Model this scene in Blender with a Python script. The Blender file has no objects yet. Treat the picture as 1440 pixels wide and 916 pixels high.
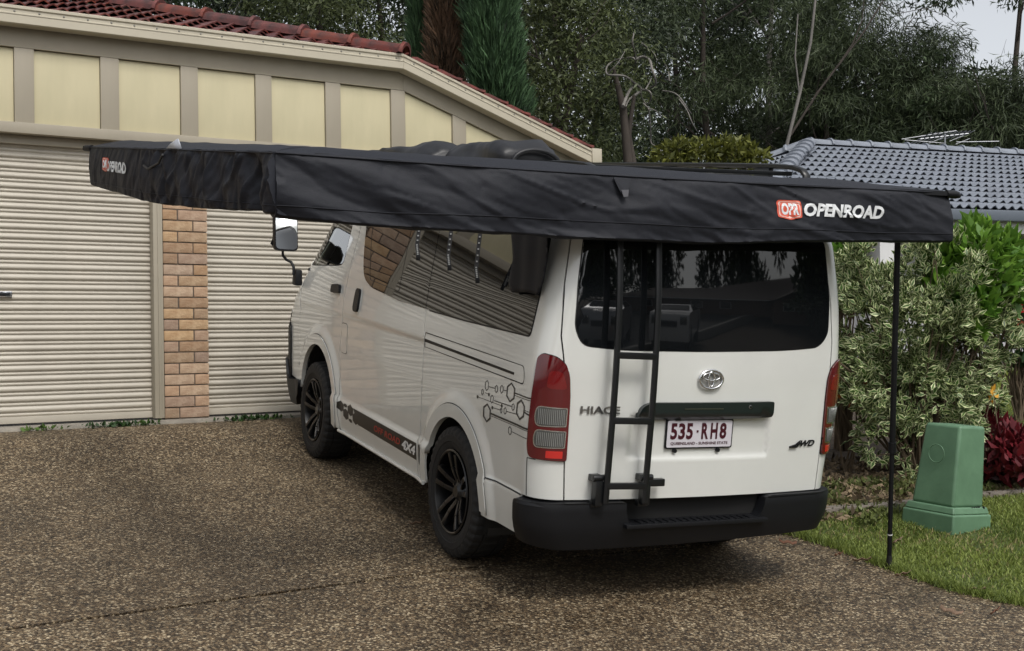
import bpy, bmesh, math, random
import numpy as np
from mathutils import Vector, Matrix, noise
from mathutils.geometry import delaunay_2d_cdt
random.seed(7); RS = np.random.RandomState(11)
PI = math.pi
S = bpy.context.scene
COL = S.collection
# ------------------------------------------------------------------ camera
H = 1.25; FPX = 1707.3355
MR = np.array([[0.9998380, 0.0, -0.0179990], [0.00032397, 0.9998380, 0.0179961], [0.0179961, -0.0179990, 0.9996760]])
cam = bpy.data.cameras.new('camera'); camo = bpy.data.objects.new('camera', cam); COL.objects.link(camo)
X_ = MR.T @ [1, 0, 0]; Y_ = MR.T @ [0, 0, 1]; Z_ = -(MR.T @ [0, 1, 0])
camo.matrix_world = Matrix(((X_[0], Y_[0], Z_[0], 0), (X_[1], Y_[1], Z_[1], 0), (X_[2], Y_[2], Z_[2], H), (0, 0, 0, 1)))
cam.sensor_width = 36; cam.lens = FPX/1440*36; cam.clip_start = 0.05; cam.clip_end = 3000
S.camera = camo
# ------------------------------------------------------------------ world, sun, exposure
SUN_EL, SUN_AZ = math.radians(52), math.radians(150)       # azimuth clockwise from +Y
w = bpy.data.worlds.new('World'); S.world = w; w.use_nodes = True
nt = w.node_tree; nt.nodes.clear()
sky = nt.nodes.new('ShaderNodeTexSky'); sky.sky_type = 'NISHITA'; sky.sun_disc = False
sky.sun_elevation = SUN_EL; sky.sun_rotation = SUN_AZ; sky.air_density = 1.0; sky.dust_density = 3.0
hs = nt.nodes.new('ShaderNodeHueSaturation'); hs.inputs['Saturation'].default_value = 0.22
bg = nt.nodes.new('ShaderNodeBackground'); bg.inputs['Strength'].default_value = 0.148
wo = nt.nodes.new('ShaderNodeOutputWorld')
nt.links.new(sky.outputs[0], hs.inputs['Color']); nt.links.new(hs.outputs[0], bg.inputs['Color']); nt.links.new(bg.outputs[0], wo.inputs[0])
sl = bpy.data.lights.new('sun', 'SUN'); sl.energy = 1.15; sl.angle = math.radians(14); sl.color = (1.0, 0.96, 0.9)
so = bpy.data.objects.new('sun', sl); COL.objects.link(so)
sd = Vector((math.sin(SUN_AZ)*math.cos(SUN_EL), math.cos(SUN_AZ)*math.cos(SUN_EL), math.sin(SUN_EL)))
so.rotation_euler = sd.to_track_quat('Z', 'Y').to_euler()
S.view_settings.view_transform = 'Standard'; S.view_settings.look = 'None'; S.view_settings.exposure = 0.36; S.view_settings.gamma = 1
S.render.engine = 'CYCLES'

# ------------------------------------------------------------------ frames
VR = np.array([[0.9020919500, -0.4230791015, 0.0850540277], [0.4302109333, 0.8971446061, -0.1002502301], [-0.0338919849, 0.1270260981, 0.9913201823]])
VT = np.array([0.8181706, 5.8568465, 0.0141434])
WA = 0.573; WX, WY = -2.677, 9.352
WE = np.array([math.cos(WA), math.sin(WA), 0]); WN = np.array([-math.sin(WA), math.cos(WA), 0])
def wall(s, b, z): return np.array([WX, WY, 0]) + WE*s + WN*b + np.array([0, 0, z])   # s along, b into the house
def at(px, py, d):
    r = MR.T @ np.array([(px-720)/FPX, 1, -(py-458)/FPX]); return np.array([0, 0, H]) + r*d
VM = Matrix([list(VR[0])+[VT[0]], list(VR[1])+[VT[1]], list(VR[2])+[VT[2]], [0, 0, 0, 1]])
def smooth(a, b, x):
    t = np.clip((x-a)/(b-a), 0, 1); return t*t*(3-2*t)
def G(x, y):
    x = np.asarray(x, float); y = np.asarray(y, float)
    yy = 4.0+np.logaddexp(0, (np.clip(y, -60, 17.5)-4.0)*3)/3
    z = 0.0141+0.1011*(yy-5.857)-0.0858*(np.clip(x, -5, 1.2)-0.818)-0.03*np.clip(x-1.2, 0, 5)
    b = (x-WX)*WN[0]+(y-WY)*WN[1]; s = (x-WX)*WE[0]+(y-WY)*WE[1]
    k = smooth(-1.3, -0.1, b)*(1-smooth(3.6, 5.5, s))
    return z*(1-k)+0.715*k

# ------------------------------------------------------------------ materials
MATS = {}
def nodes(m): return m.node_tree.nodes, m.node_tree.links
def mat(name, col, rough=0.6, metal=0.0, spec=0.5, coat=0.0, noise_amt=0.0, nscale=8, bump=0.0, bscale=60, detail=4, col2=None, trans=0.0, alpha=1.0, stretch=None, emis=None):
    if name in MATS: return MATS[name]
    m = bpy.data.materials.new(name); m.use_nodes = True; n, l = nodes(m); b = n['Principled BSDF']
    b.inputs['Base Color'].default_value = (*col, 1); b.inputs['Roughness'].default_value = rough; b.inputs['Metallic'].default_value = metal
    b.inputs['Specular IOR Level'].default_value = spec; b.inputs['Coat Weight'].default_value = coat; b.inputs['Coat Roughness'].default_value = 0.03
    b.inputs['Transmission Weight'].default_value = trans; b.inputs['Alpha'].default_value = alpha
    if noise_amt or bump:
        tc = n.new('ShaderNodeTexCoord'); mp = n.new('ShaderNodeMapping'); l.new(tc.outputs['Object'], mp.inputs[0])
        if stretch: mp.inputs['Scale'].default_value = stretch
    if noise_amt:
        t = n.new('ShaderNodeTexNoise'); t.inputs['Scale'].default_value = nscale; t.inputs['Detail'].default_value = detail; t.inputs['Roughness'].default_value = 0.6
        l.new(mp.outputs[0], t.inputs[0])
        r = n.new('ShaderNodeValToRGB'); c2 = col2 or tuple(c*(1-noise_amt) for c in col)
        r.color_ramp.elements[0].position = 0.3; r.color_ramp.elements[1].position = 0.7
        r.color_ramp.elements[0].color = (*c2, 1); r.color_ramp.elements[1].color = (*col, 1)
        l.new(t.outputs[0], r.inputs[0]); l.new(r.outputs[0], b.inputs['Base Color'])
    if bump:
        t = n.new('ShaderNodeTexNoise'); t.inputs['Scale'].default_value = bscale; t.inputs['Detail'].default_value = 3
        l.new(mp.outputs[0], t.inputs[0]); bp = n.new('ShaderNodeBump'); bp.inputs['Strength'].default_value = bump; bp.inputs['Distance'].default_value = 0.01
        l.new(t.outputs[0], bp.inputs['Height']); l.new(bp.outputs[0], b.inputs['Normal'])
    MATS[name] = m; return m
def obj_random(m, amt_v=0.15, amt_h=0.02, amt_s=0.1):
    """vary the colour from object to object"""
    n, l = nodes(m); b = n['Principled BSDF']; inp = b.inputs['Base Color']
    oi = n.new('ShaderNodeObjectInfo'); h = n.new('ShaderNodeHueSaturation')
    if inp.links: l.new(inp.links[0].from_socket, h.inputs['Color'])
    else: h.inputs['Color'].default_value = inp.default_value
    for k, (s, a, base) in enumerate((('Hue', amt_h, 0.5), ('Saturation', amt_s, 1), ('Value', amt_v, 1))):
        mu = n.new('ShaderNodeMath'); mu.operation = 'MULTIPLY'; mu.inputs[1].default_value = 7.13*(k+1); l.new(oi.outputs['Random'], mu.inputs[0])
        fr = n.new('ShaderNodeMath'); fr.operation = 'FRACT'; l.new(mu.outputs[0], fr.inputs[0])
        mr = n.new('ShaderNodeMapRange'); mr.inputs['To Min'].default_value = base-a; mr.inputs['To Max'].default_value = base+a
        l.new(fr.outputs[0], mr.inputs['Value']); l.new(mr.outputs[0], h.inputs[s])
    l.new(h.outputs[0], inp)
    return m
def leafmat(name, c1, c2, rough=0.5, nscale=1.3, trans=0.15):
    """leaf colour drawn leaf by leaf (mesh attribute) and clump by clump (noise)"""
    if name in MATS: return MATS[name]
    m = bpy.data.materials.new(name); m.use_nodes = True; n, l = nodes(m); b = n['Principled BSDF']
    b.inputs['Roughness'].default_value = rough; b.inputs['Specular IOR Level'].default_value = 0.35
    at_ = n.new('ShaderNodeAttribute'); at_.attribute_name = 'rnd'
    g = n.new('ShaderNodeNewGeometry'); t = n.new('ShaderNodeTexNoise'); t.inputs['Scale'].default_value = nscale; l.new(g.outputs['Position'], t.inputs[0])
    a = n.new('ShaderNodeMath'); a.operation = 'ADD'; l.new(at_.outputs['Fac'], a.inputs[0]); l.new(t.outputs[0], a.inputs[1])
    mr = n.new('ShaderNodeMapRange'); mr.inputs['From Min'].default_value = 0.4; mr.inputs['From Max'].default_value = 1.5; l.new(a.outputs[0], mr.inputs[0])
    mx = n.new('ShaderNodeMix'); mx.data_type = 'RGBA'; l.new(mr.outputs[0], mx.inputs['Factor'])
    mx.inputs['A'].default_value = (*c1, 1); mx.inputs['B'].default_value = (*c2, 1)
    l.new(mx.outputs['Result'], b.inputs['Base Color'])
    if trans:
        tr = n.new('ShaderNodeBsdfTranslucent'); l.new(mx.outputs['Result'], tr.inputs[0]); ms = n.new('ShaderNodeMixShader'); ms.inputs[0].default_value = trans
        l.new(b.outputs[0], ms.inputs[1]); l.new(tr.outputs[0], ms.inputs[2]); l.new(ms.outputs[0], n['Material Output'].inputs[0])
    MATS[name] = m; return m

PAINT = mat('white_paint', (0.70, 0.71, 0.675), 0.32, coat=1.0, noise_amt=0.06, nscale=3)
BLACKP = mat('black_plastic', (0.0045, 0.005, 0.0065), 0.5, spec=0.35, bump=0.12, bscale=400)
BLACKM = mat('black_powder_coat', (0.006, 0.007, 0.008), 0.35)
BLACKD = mat('black_decal', (0.012, 0.012, 0.012), 0.35)
REDD = mat('red_decal', (0.35, 0.03, 0.02), 0.4)
WHITED = mat('white_decal', (0.75, 0.75, 0.73), 0.4)
DARK = mat('dark_cavity', (0.008, 0.008, 0.008), 0.9)
SEAL = mat('rubber_seal', (0.012, 0.012, 0.012), 0.6)
TINT = mat('privacy_glass', (0.006, 0.007, 0.008), 0.02, spec=0.75, coat=0.0)
CHROME = mat('chrome', (0.75, 0.75, 0.76), 0.12, metal=1)
GREYM = mat('badge_grey_metal', (0.35, 0.35, 0.36), 0.3, metal=1)
RUBBER = mat('tyre_rubber', (0.010, 0.010, 0.010), 0.75, noise_amt=0.4, nscale=12, bump=0.2, bscale=80)
RIMM = mat('gloss_black_alloy', (0.005, 0.005, 0.0055), 0.3, coat=0.15)
RIME = mat('machined_edge', (0.10, 0.10, 0.105), 0.3, metal=1)
REDLENS = mat('red_lens', (0.10, 0.004, 0.006), 0.08, coat=1)
REDREF = mat('red_reflector', (0.55, 0.02, 0.015), 0.25, coat=1)
CLEARL = mat('clear_lens', (0.10, 0.105, 0.10), 0.12, metal=0.4, coat=1)
FABRIC = mat('black_awning_fabric', (0.0105, 0.012, 0.018), 0.62, spec=.35, noise_amt=0.08, nscale=5, bump=0.2, bscale=400)
VINYL = mat('black_vinyl', (0.012, 0.0125, 0.015), 0.47, noise_amt=0.2, nscale=9, bump=0.1, bscale=40)
def glass_mat():
    m = bpy.data.materials.new('cab_glass'); m.use_nodes = True; n, l = nodes(m); n.remove(n['Principled BSDF'])
    tr = n.new('ShaderNodeBsdfTransparent'); tr.inputs[0].default_value = (0.45, 0.5, 0.44, 1)
    gl = n.new('ShaderNodeBsdfGlossy'); gl.inputs['Roughness'].default_value = 0.01; gl.inputs[0].default_value = (1, 1, 1, 1)
    fr = n.new('ShaderNodeFresnel'); fr.inputs[0].default_value = 1.75; ms = n.new('ShaderNodeMixShader')
    l.new(fr.outputs[0], ms.inputs[0]); l.new(tr.outputs[0], ms.inputs[1]); l.new(gl.outputs[0], ms.inputs[2]); l.new(ms.outputs[0], n['Material Output'].inputs[0])
    return m
GLASS = glass_mat()

# ------------------------------------------------------------------ mesh helpers
def tag(o, label=None, cat=None, group=None, kind=None):
    if label: o['label'] = label
    if cat: o['category'] = cat
    if group: o['group'] = group
    if kind: o['kind'] = kind
    return o
def empty(name, loc=(0, 0, 0), label=None, cat=None, group=None, rz=0, mtx=None):
    o = bpy.data.objects.new(name, None); COL.objects.link(o); o.empty_display_size = 0.1
    if mtx is not None: o.matrix_world = mtx
    else: o.location = loc; o.rotation_euler = (0, 0, rz)
    return tag(o, label, cat, group)
def link(name, me, parent=None, M=None):
    o = bpy.data.objects.new(name, me); COL.objects.link(o)
    if parent is not None: o.parent = parent
    if M is not None: o.matrix_local = M
    return o
def frame(d, up=(0, 0, 1)):
    d = Vector(d).normalized(); u = Vector(up)
    if abs(d.dot(u)) > 0.98: u = Vector((1, 0, 0))
    a = d.cross(u).normalized(); return a, a.cross(d).normalized()
class MB:
    def __init__(s): s.v = []; s.f = []; s.m = []; s.cm = 0
    def add(s, vs, fs, m=None):
        k = len(s.v); s.v += [tuple(map(float, p)) for p in vs]; s.f += [tuple(i+k for i in f) for f in fs]; s.m += [s.cm if m is None else m]*len(fs); return s
    def box(s, c, d, R=None, m=None, taper=(1, 1)):
        vs = []
        for z in (-.5, .5):
            for x, y in ((-.5, -.5), (.5, -.5), (.5, .5), (-.5, .5)):
                t = taper if z > 0 else (1, 1)
                p = Vector((x*d[0]*t[0], y*d[1]*t[1], z*d[2]))
                if R is not None: p = R @ p
                vs.append((p.x+c[0], p.y+c[1], p.z+c[2]))
        return s.add(vs, [(3, 2, 1, 0), (4, 5, 6, 7), (0, 1, 5, 4), (1, 2, 6, 5), (2, 3, 7, 6), (3, 0, 4, 7)], m)
    def ring_loft(s, rings, cap=True, closed=True, m=None):
        n = len(rings[0]); k = len(s.v); vs = [p for r in rings for p in r]; fs = []
        for i in range(len(rings)-1):
            for j in range(n if closed else n-1):
                a = i*n+j; b = i*n+(j+1) % n; fs.append((a, b, b+n, a+n))
        if cap: fs.append(tuple(reversed(range(n)))); fs.append(tuple((len(rings)-1)*n+j for j in range(n)))
        return s.add(vs, fs, m)
    def tube(s, pts, r, n=8, m=None, cap=True):
        pts = [Vector(p) for p in pts]; rs = r if isinstance(r, (list, tuple)) else [r]*len(pts); rings = []; A = None
        for i, p in enumerate(pts):
            d = (pts[min(i+1, len(pts)-1)]-pts[max(i-1, 0)]).normalized()
            if A is None: A, B = frame(d)
            else:
                A = (A-d*A.dot(d)).normalized(); B = A.cross(d)
            rings.append([tuple(p+A*rs[i]*math.cos(t*2*PI/n)+B*rs[i]*math.sin(t*2*PI/n)) for t in range(n)])
        return s.ring_loft(rings, cap, m=m)
    def bar(s, p, q, w_, h_, up=(0, 0, 1), m=None):
        p, q = Vector(p), Vector(q); a, b = frame(q-p, up)
        rings = [[tuple(c+a*x*w_/2+b*y*h_/2) for x, y in ((-1, -1), (1, -1), (1, 1), (-1, 1))] for c in (p, q)]
        return s.ring_loft(rings, m=m)
    def lathe(s, prof, n=48, axis='x', c=(0, 0, 0), m=None, cap=False):
        rings = []
        for a, r in prof:
            ring = []
            for k in range(n):
                t = 2*PI*k/n; u, v_ = r*math.cos(t), r*math.sin(t)
                ring.append((c[0]+a, c[1]+u, c[2]+v_) if axis == 'x' else ((c[0]+u, c[1]+v_, c[2]+a)))
            rings.append(ring)
        return s.ring_loft(rings, cap, m=m)
    def build(s, name, mats, parent=None, smooth_=40, bevel=0, M=None):
        me = bpy.data.meshes.new(name); me.from_pydata(s.v, [], s.f)
        for m in (mats if isinstance(mats, (list, tuple)) else [mats]): me.materials.append(m)
        if any(s.m): me.polygons.foreach_set('material_index', s.m)
        if bevel or smooth_:
            bm = bmesh.new(); bm.from_mesh(me)
            bmesh.ops.recalc_face_normals(bm, faces=bm.faces)
            if bevel: bmesh.ops.bevel(bm, geom=bm.edges[:], offset=bevel, segments=2, affect='EDGES', profile=.6)
            bm.to_mesh(me); bm.free()
        if smooth_:
            me.polygons.foreach_set('use_smooth', [True]*len(me.polygons)); me.set_sharp_from_angle(angle=math.radians(smooth_))
        return link(name, me, parent, M)
def quick(name, mats, parent=None, **k):  # one box object
    b = MB(); b.box(k['c'], k['d'], k.get('R')); return b.build(name, mats, parent, bevel=k.get('bevel', 0), smooth_=k.get('smooth_', 30))
def fastmesh(name, V, F, mats, attr=None, mi=None, smooth_=False):
    """V (n,3), F (m,k) arrays"""
    me = bpy.data.meshes.new(name); k = F.shape[1]
    me.vertices.add(len(V)); me.vertices.foreach_set('co', np.ascontiguousarray(V, dtype=np.float32).ravel())
    me.loops.add(F.size); me.loops.foreach_set('vertex_index', F.astype(np.int32).ravel())
    me.polygons.add(len(F)); me.polygons.foreach_set('loop_start', (np.arange(len(F))*k).astype(np.int32))
    if mi is not None: me.polygons.foreach_set('material_index', mi.astype(np.int32))
    for m in mats: me.materials.append(m)
    if attr is not None:
        a = me.attributes.new('rnd', 'FLOAT', 'FACE'); a.data.foreach_set('value', attr.astype(np.float32))
    me.update(calc_edges=True)
    if smooth_: me.polygons.foreach_set('use_smooth', [True]*len(me.polygons))
    return me
def text_tris(body, bold=0.0, shear=0.0):
    cu = bpy.data.curves.new('t', 'FONT'); cu.body = body; cu.size = 1; cu.offset = bold; cu.shear = shear; cu.align_x = 'LEFT'; cu.resolution_u = 3
    o = bpy.data.objects.new('t', cu); COL.objects.link(o)
    dg = bpy.context.evaluated_depsgraph_get(); me = bpy.data.meshes.new_from_object(o.evaluated_get(dg))
    V = np.array([v.co[:2] for v in me.vertices]); F = [tuple(p.vertices) for p in me.polygons]
    bpy.data.objects.remove(o); bpy.data.curves.remove(cu); bpy.data.meshes.remove(me)
    V = V-V.min(0); return V/V[:, 1].max(), F       # unit height
def text_on(name, body, fmap, x0, y0, width, height, material, parent, bold=0.0, shear=0.0, flip=1, thick=0.0):
    V, F = text_tris(body, bold, shear); V = V*[width/V[:, 0].max(), height]
    P = fmap(x0+flip*V[:, 0], y0+V[:, 1])
    me = bpy.data.meshes.new(name); me.from_pydata([tuple(p) for p in P], [], F if flip > 0 else [tuple(reversed(f)) for f in F]); me.materials.append(material)
    return link(name, me, parent)
def in_poly(P, poly):
    x, y = P[:, 0], P[:, 1]; r = np.zeros(len(P), bool); n = len(poly); j = n-1
    for i in range(n):
        xi, yi = poly[i]; xj, yj = poly[j]
        if yi != yj: r ^= ((yi > y) != (yj > y)) & (x < (xj-xi)*(y-yi)/(yj-yi)+xi)
        j = i
    return r
def densify(poly, step, closed=True):
    out = []; n = len(poly)
    for i in range(n if closed else n-1):
        a, b = np.array(poly[i], float), np.array(poly[(i+1) % n], float); k = max(1, int(np.linalg.norm(b-a)/step+.5))
        out += [tuple(a+(b-a)*t/k) for t in range(k)]
    return out
def rnd_poly(poly, r, seg=5):
    out = []; n = len(poly); rs = r if isinstance(r, (list, tuple)) else [r]*n
    for i in range(n):
        p = np.array(poly[i], float); a = np.array(poly[i-1], float)-p; b = np.array(poly[(i+1) % n], float)-p
        la, lb = np.linalg.norm(a), np.linalg.norm(b); k = min(rs[i], la*.45, lb*.45)
        if k < 1e-4: out.append(tuple(p)); continue
        A, B = p+a/la*k, p+b/lb*k
        for t in np.linspace(0, 1, seg+1): out.append(tuple((1-t)**2*A+2*t*(1-t)*p+t*t*B))
    return out
def circle(c, r, n=48, ry_=None, a0=0): return [(c[0]+r*math.cos(a0+2*PI*k/n), c[1]+(ry_ or r)*math.sin(a0+2*PI*k/n)) for k in range(n)]
def patch(name, outer, fmap, material, parent, off=0.0, step=0.03, holes=(), skirt=0.012, label=None, closed_back=False, extra_lines=()):
    """a panel cut along `outer` from the surface fmap(a,b), raised by off, with its edges turned in"""
    outer = densify(outer, step); hs_ = [densify(h, step) for h in holes]
    O = np.array(outer); lo, hi = O.min(0), O.max(0)
    gx = np.arange(lo[0]+step/2, hi[0], step); gy = np.arange(lo[1]+step/2, hi[1], step)
    g = np.array([(x+(0.5*step if j % 2 else 0), y) for j, y in enumerate(gy) for x in gx]) if len(gx) and len(gy) else np.zeros((0, 2))
    if len(g):
        k = in_poly(g, outer)
        for h in hs_: k &= ~in_poly(g, h)
        g = g[k]
        allb = np.array(outer+[p for h in hs_ for p in h])
        if len(g):
            keep = np.ones(len(g), bool)
            for i in range(0, len(g), 500):
                d = ((g[i:i+500, None]-allb[None])**2).sum(2).min(1); keep[i:i+500] = d > (step*.45)**2
            g = g[keep]
    pts = list(outer); ed = [(i, (i+1) % len(outer)) for i in range(len(outer))]
    for h in hs_:
        k = len(pts); pts += h; ed += [(k+i, k+(i+1) % len(h)) for i in range(len(h))]
    pts += [tuple(p) for p in g]
    vo, _, fo, _, _, _ = delaunay_2d_cdt([Vector(p) for p in pts], ed, [], 0, 1e-6)
    V2 = np.array([tuple(v) for v in vo]); T = np.array(fo)
    c = V2[T].mean(1); k = in_poly(c, outer)
    for h in hs_: k &= ~in_poly(c, h)
    T = T[k]
    used = np.unique(T); re = -np.ones(len(V2), int); re[used] = np.arange(len(used)); V2 = V2[used]; T = re[T]
    a, b = V2[:, 0], V2[:, 1]; e = 1e-3
    P = fmap(a, b); N = np.cross(fmap(a+e, b)-fmap(a-e, b), fmap(a, b+e)-fmap(a, b-e)); N /= np.linalg.norm(N, axis=1)[:, None]+1e-12
    if patch.center is not None:
        sg = np.sign(((P-patch.center)*N).sum(1).sum()); N = N*sg
    P = P+N*off
    tn = np.cross(P[T[:, 1]]-P[T[:, 0]], P[T[:, 2]]-P[T[:, 0]])
    fl = (tn*N[T[:, 0]]).sum(1) < 0; T[fl] = T[fl][:, ::-1]
    E_ = {}
    for t in T:
        for i in range(3):
            p, q = int(t[i]), int(t[(i+1) % 3]); E_[(p, q)] = 1
    be = [(p, q) for (p, q) in E_ if (q, p) not in E_]
    Vs = [tuple(p) for p in P]; Fs = [tuple(map(int, t)) for t in T]; Ns = [tuple(n_) for n_ in N]
    if skirt:
        mp = {}
        for p, q in be:
            for x in (p, q):
                if x not in mp: mp[x] = None
        for x in mp:
            Vs.append(tuple(P[x])); Vs.append(tuple(P[x]-N[x]*skirt)); mp[x] = len(Vs)-2; Ns += [(0, 0, 0)]*2
        for p, q in be: Fs.append((mp[q], mp[p], mp[p]+1, mp[q]+1))
    me = bpy.data.meshes.new(name); me.from_pydata(Vs, [], Fs); me.materials.append(material)
    me.polygons.foreach_set('use_smooth', [True]*len(T)+[False]*(len(Fs)-len(T)))
    me.normals_split_custom_set_from_vertices(Ns)
    o = link(name, me, parent)
    if label: o['label'] = label
    return o
patch.center = None
# ================================================================== GROUND
EDGE = [(8.0, -3.0), (5.2, 1.0), (3.6, 3.6), (2.93, 5.0), (2.47, 5.93), (2.21, 6.17), (2.03, 6.5), (1.84, 6.94), (1.55, 7.38), (1.5, 8.0), (1.35, 9.0), (1.2, 10.0), (0.9, 11.7)]
def ground_mat(name, kind):
    m = bpy.data.materials.new(name); m.use_nodes = True; n, l = nodes(m); b = n['Principled BSDF']; tc = n.new('ShaderNodeTexCoord')
    def ns(sc, det=4, rough=.6):
        t = n.new('ShaderNodeTexNoise'); t.inputs['Scale'].default_value = sc; t.inputs['Detail'].default_value = det; t.inputs['Roughness'].default_value = rough; l.new(tc.outputs['Object'], t.inputs[0]); return t
    def ramp(src, els):
        r = n.new('ShaderNodeValToRGB'); l.new(src, r.inputs[0]); r.color_ramp.elements[0].position = els[0][0]; r.color_ramp.elements[0].color = (*els[0][1], 1)
        r.color_ramp.elements[1].position = els[-1][0]; r.color_ramp.elements[1].color = (*els[-1][1], 1)
        for p, c in els[1:-1]: x = r.color_ramp.elements.new(p); x.color = (*c, 1)
        return r
    def mix(a, b_, f, mode='MIX'):
        x = n.new('ShaderNodeMix'); x.data_type = 'RGBA'; x.blend_type = mode
        for s_, v in (('A', a), ('B', b_)):
            if isinstance(v, tuple): x.inputs[s_].default_value = (*v, 1)
            else: l.new(v, x.inputs[s_])
        if isinstance(f, float): x.inputs['Factor'].default_value = f
        else: l.new(f, x.inputs['Factor'])
        return x.outputs['Result']
    if kind == 'pebble':
        v = n.new('ShaderNodeTexVoronoi'); v.inputs['Scale'].default_value = 92; v.inputs['Randomness'].default_value = 1; l.new(tc.outputs['Object'], v.inputs[0])
        v2 = n.new('ShaderNodeTexVoronoi'); v2.inputs['Scale'].default_value = 55; l.new(tc.outputs['Object'], v2.inputs[0])
        sp = n.new('ShaderNodeSeparateColor'); l.new(v.outputs['Color'], sp.inputs[0])
        sp2 = n.new('ShaderNodeSeparateColor'); l.new(v2.outputs['Color'], sp2.inputs[0])
        els = [(0, (0.022, 0.017, 0.011)), (.25, (0.080, 0.056, 0.032)), (.45, (0.16, 0.114, 0.066)), (.62, (0.31, 0.23, 0.138)), (.78, (0.06, 0.050, 0.038)), (.88, (0.55, 0.455, 0.305)), (1, (0.76, 0.67, 0.50))]
        r1 = ramp(sp.outputs[0], els); r2 = ramp(sp2.outputs[1], els)
        c = mix(r1.outputs[0], r2.outputs[0], 0.25)
        # cement between the stones
        dd = ramp(v.outputs['Distance'], [(0.42, (1, 1, 1)), (0.75, (0.32, 0.3, 0.28))]); c = mix(c, dd.outputs[0], 1.0, 'MULTIPLY')
        big = ns(0.8, 5, .65); rb = ramp(big.outputs[0], [(.3, (0.46, 0.43, 0.40)), (.5, (0.74, 0.70, 0.64)), (.72, (1.0, 0.95, 0.86))]); c = mix(c, rb.outputs[0], 1.0, 'MULTIPLY')
        st = ns(3.5, 6, .7); rs = ramp(st.outputs[0], [(.32, (0.62, 0.60, 0.57)), (.52, (1, 1, 1))]); c = mix(c, rs.outputs[0], 0.8, 'MULTIPLY')
        l.new(c, b.inputs['Base Color'])
        rr = n.new('ShaderNodeMapRange'); rr.inputs['From Min'].default_value = .35; rr.inputs['From Max'].default_value = .65; rr.inputs['To Min'].default_value = .42; rr.inputs['To Max'].default_value = .8; l.new(big.outputs[0], rr.inputs[0]); l.new(rr.outputs[0], b.inputs['Roughness'])
        inv = n.new('ShaderNodeMath'); inv.operation = 'SUBTRACT'; inv.inputs[0].default_value = 1; l.new(v.outputs['Distance'], inv.inputs[1])
        bp = n.new('ShaderNodeBump'); bp.inputs['Strength'].default_value = .75; bp.inputs['Distance'].default_value = .005; l.new(inv.outputs[0], bp.inputs['Height']); l.new(bp.outputs[0], b.inputs['Normal'])
    elif kind == 'soil':
        t = ns(14, 8, .75); r = ramp(t.outputs[0], [(.3, (0.018, 0.013, 0.009)), (.5, (0.05, 0.036, 0.024)), (.62, (0.09, 0.07, 0.045)), (.75, (0.17, 0.14, 0.1))])
        l.new(r.outputs[0], b.inputs['Base Color']); b.inputs['Roughness'].default_value = .95
        bp = n.new('ShaderNodeBump'); bp.inputs['Strength'].default_value = .8; bp.inputs['Distance'].default_value = .03; l.new(t.outputs[0], bp.inputs['Height']); l.new(bp.outputs[0], b.inputs['Normal'])
    elif kind == 'turf':
        t = ns(2.2, 6, .7); r = ramp(t.outputs[0], [(.3, (0.045, 0.065, 0.014)), (.55, (0.095, 0.13, 0.022)), (.72, (0.16, 0.17, 0.045))])
        t2 = ns(90, 3); r2 = ramp(t2.outputs[0], [(.3, (0.5, 0.5, 0.5)), (.7, (1.25, 1.25, 1.2))]); c = mix(r.outputs[0], r2.outputs[0], 1.0, 'MULTIPLY')
        l.new(c, b.inputs['Base Color']); b.inputs['Roughness'].default_value = .9
        bp = n.new('ShaderNodeBump'); bp.inputs['Strength'].default_value = .8; bp.inputs['Distance'].default_value = .03; l.new(t2.outputs[0], bp.inputs['Height']); l.new(bp.outputs[0], b.inputs['Normal'])
    elif kind == 'asphalt':
        t = ns(60, 4); r = ramp(t.outputs[0], [(.3, (0.035, 0.035, 0.036)), (.7, (0.075, 0.074, 0.072))]); l.new(r.outputs[0], b.inputs['Base Color']); b.inputs['Roughness'].default_value = .85
    return m
PEB = ground_mat('exposed_aggregate', 'pebble'); SOIL = ground_mat('garden_soil', 'soil'); TURF = ground_mat('turf_ground', 'turf'); ASPH = ground_mat('asphalt', 'asphalt')
def gpatch(name, outer, material, dz, step, holes=(), skirt=0.0):
    patch.center = np.array([0, 0, -500.0])
    o = patch(name, outer, lambda a, b: np.stack([a, b, G(a, b)+dz], 1), material, None, 0, step, holes, skirt); tag(o, kind='structure'); patch.center = None; return o
def sheet(name, xs, ys, material, dz):
    X, Y = np.meshgrid(xs, ys); V = np.stack([X.ravel(), Y.ravel(), (G(X, Y)+dz).ravel()], 1); nx = len(xs)
    F = np.array([(j*nx+i, j*nx+i+1, (j+1)*nx+i+1, (j+1)*nx+i) for j in range(len(ys)-1) for i in range(nx-1)])
    return tag(link(name, fastmesh(name, V, F, [material], smooth_=True)), kind='structure')
gx = np.concatenate([[-600, -200, -80, -40], np.arange(-24, 24, .8), [24, 40, 80, 200, 600]]); gy = np.concatenate([[-600, -200, -80, -40, -24], np.arange(-12, 30, .8), [30, 45, 80, 200, 900]])
sheet('ground', gx, gy, SOIL, -0.09)
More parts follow.
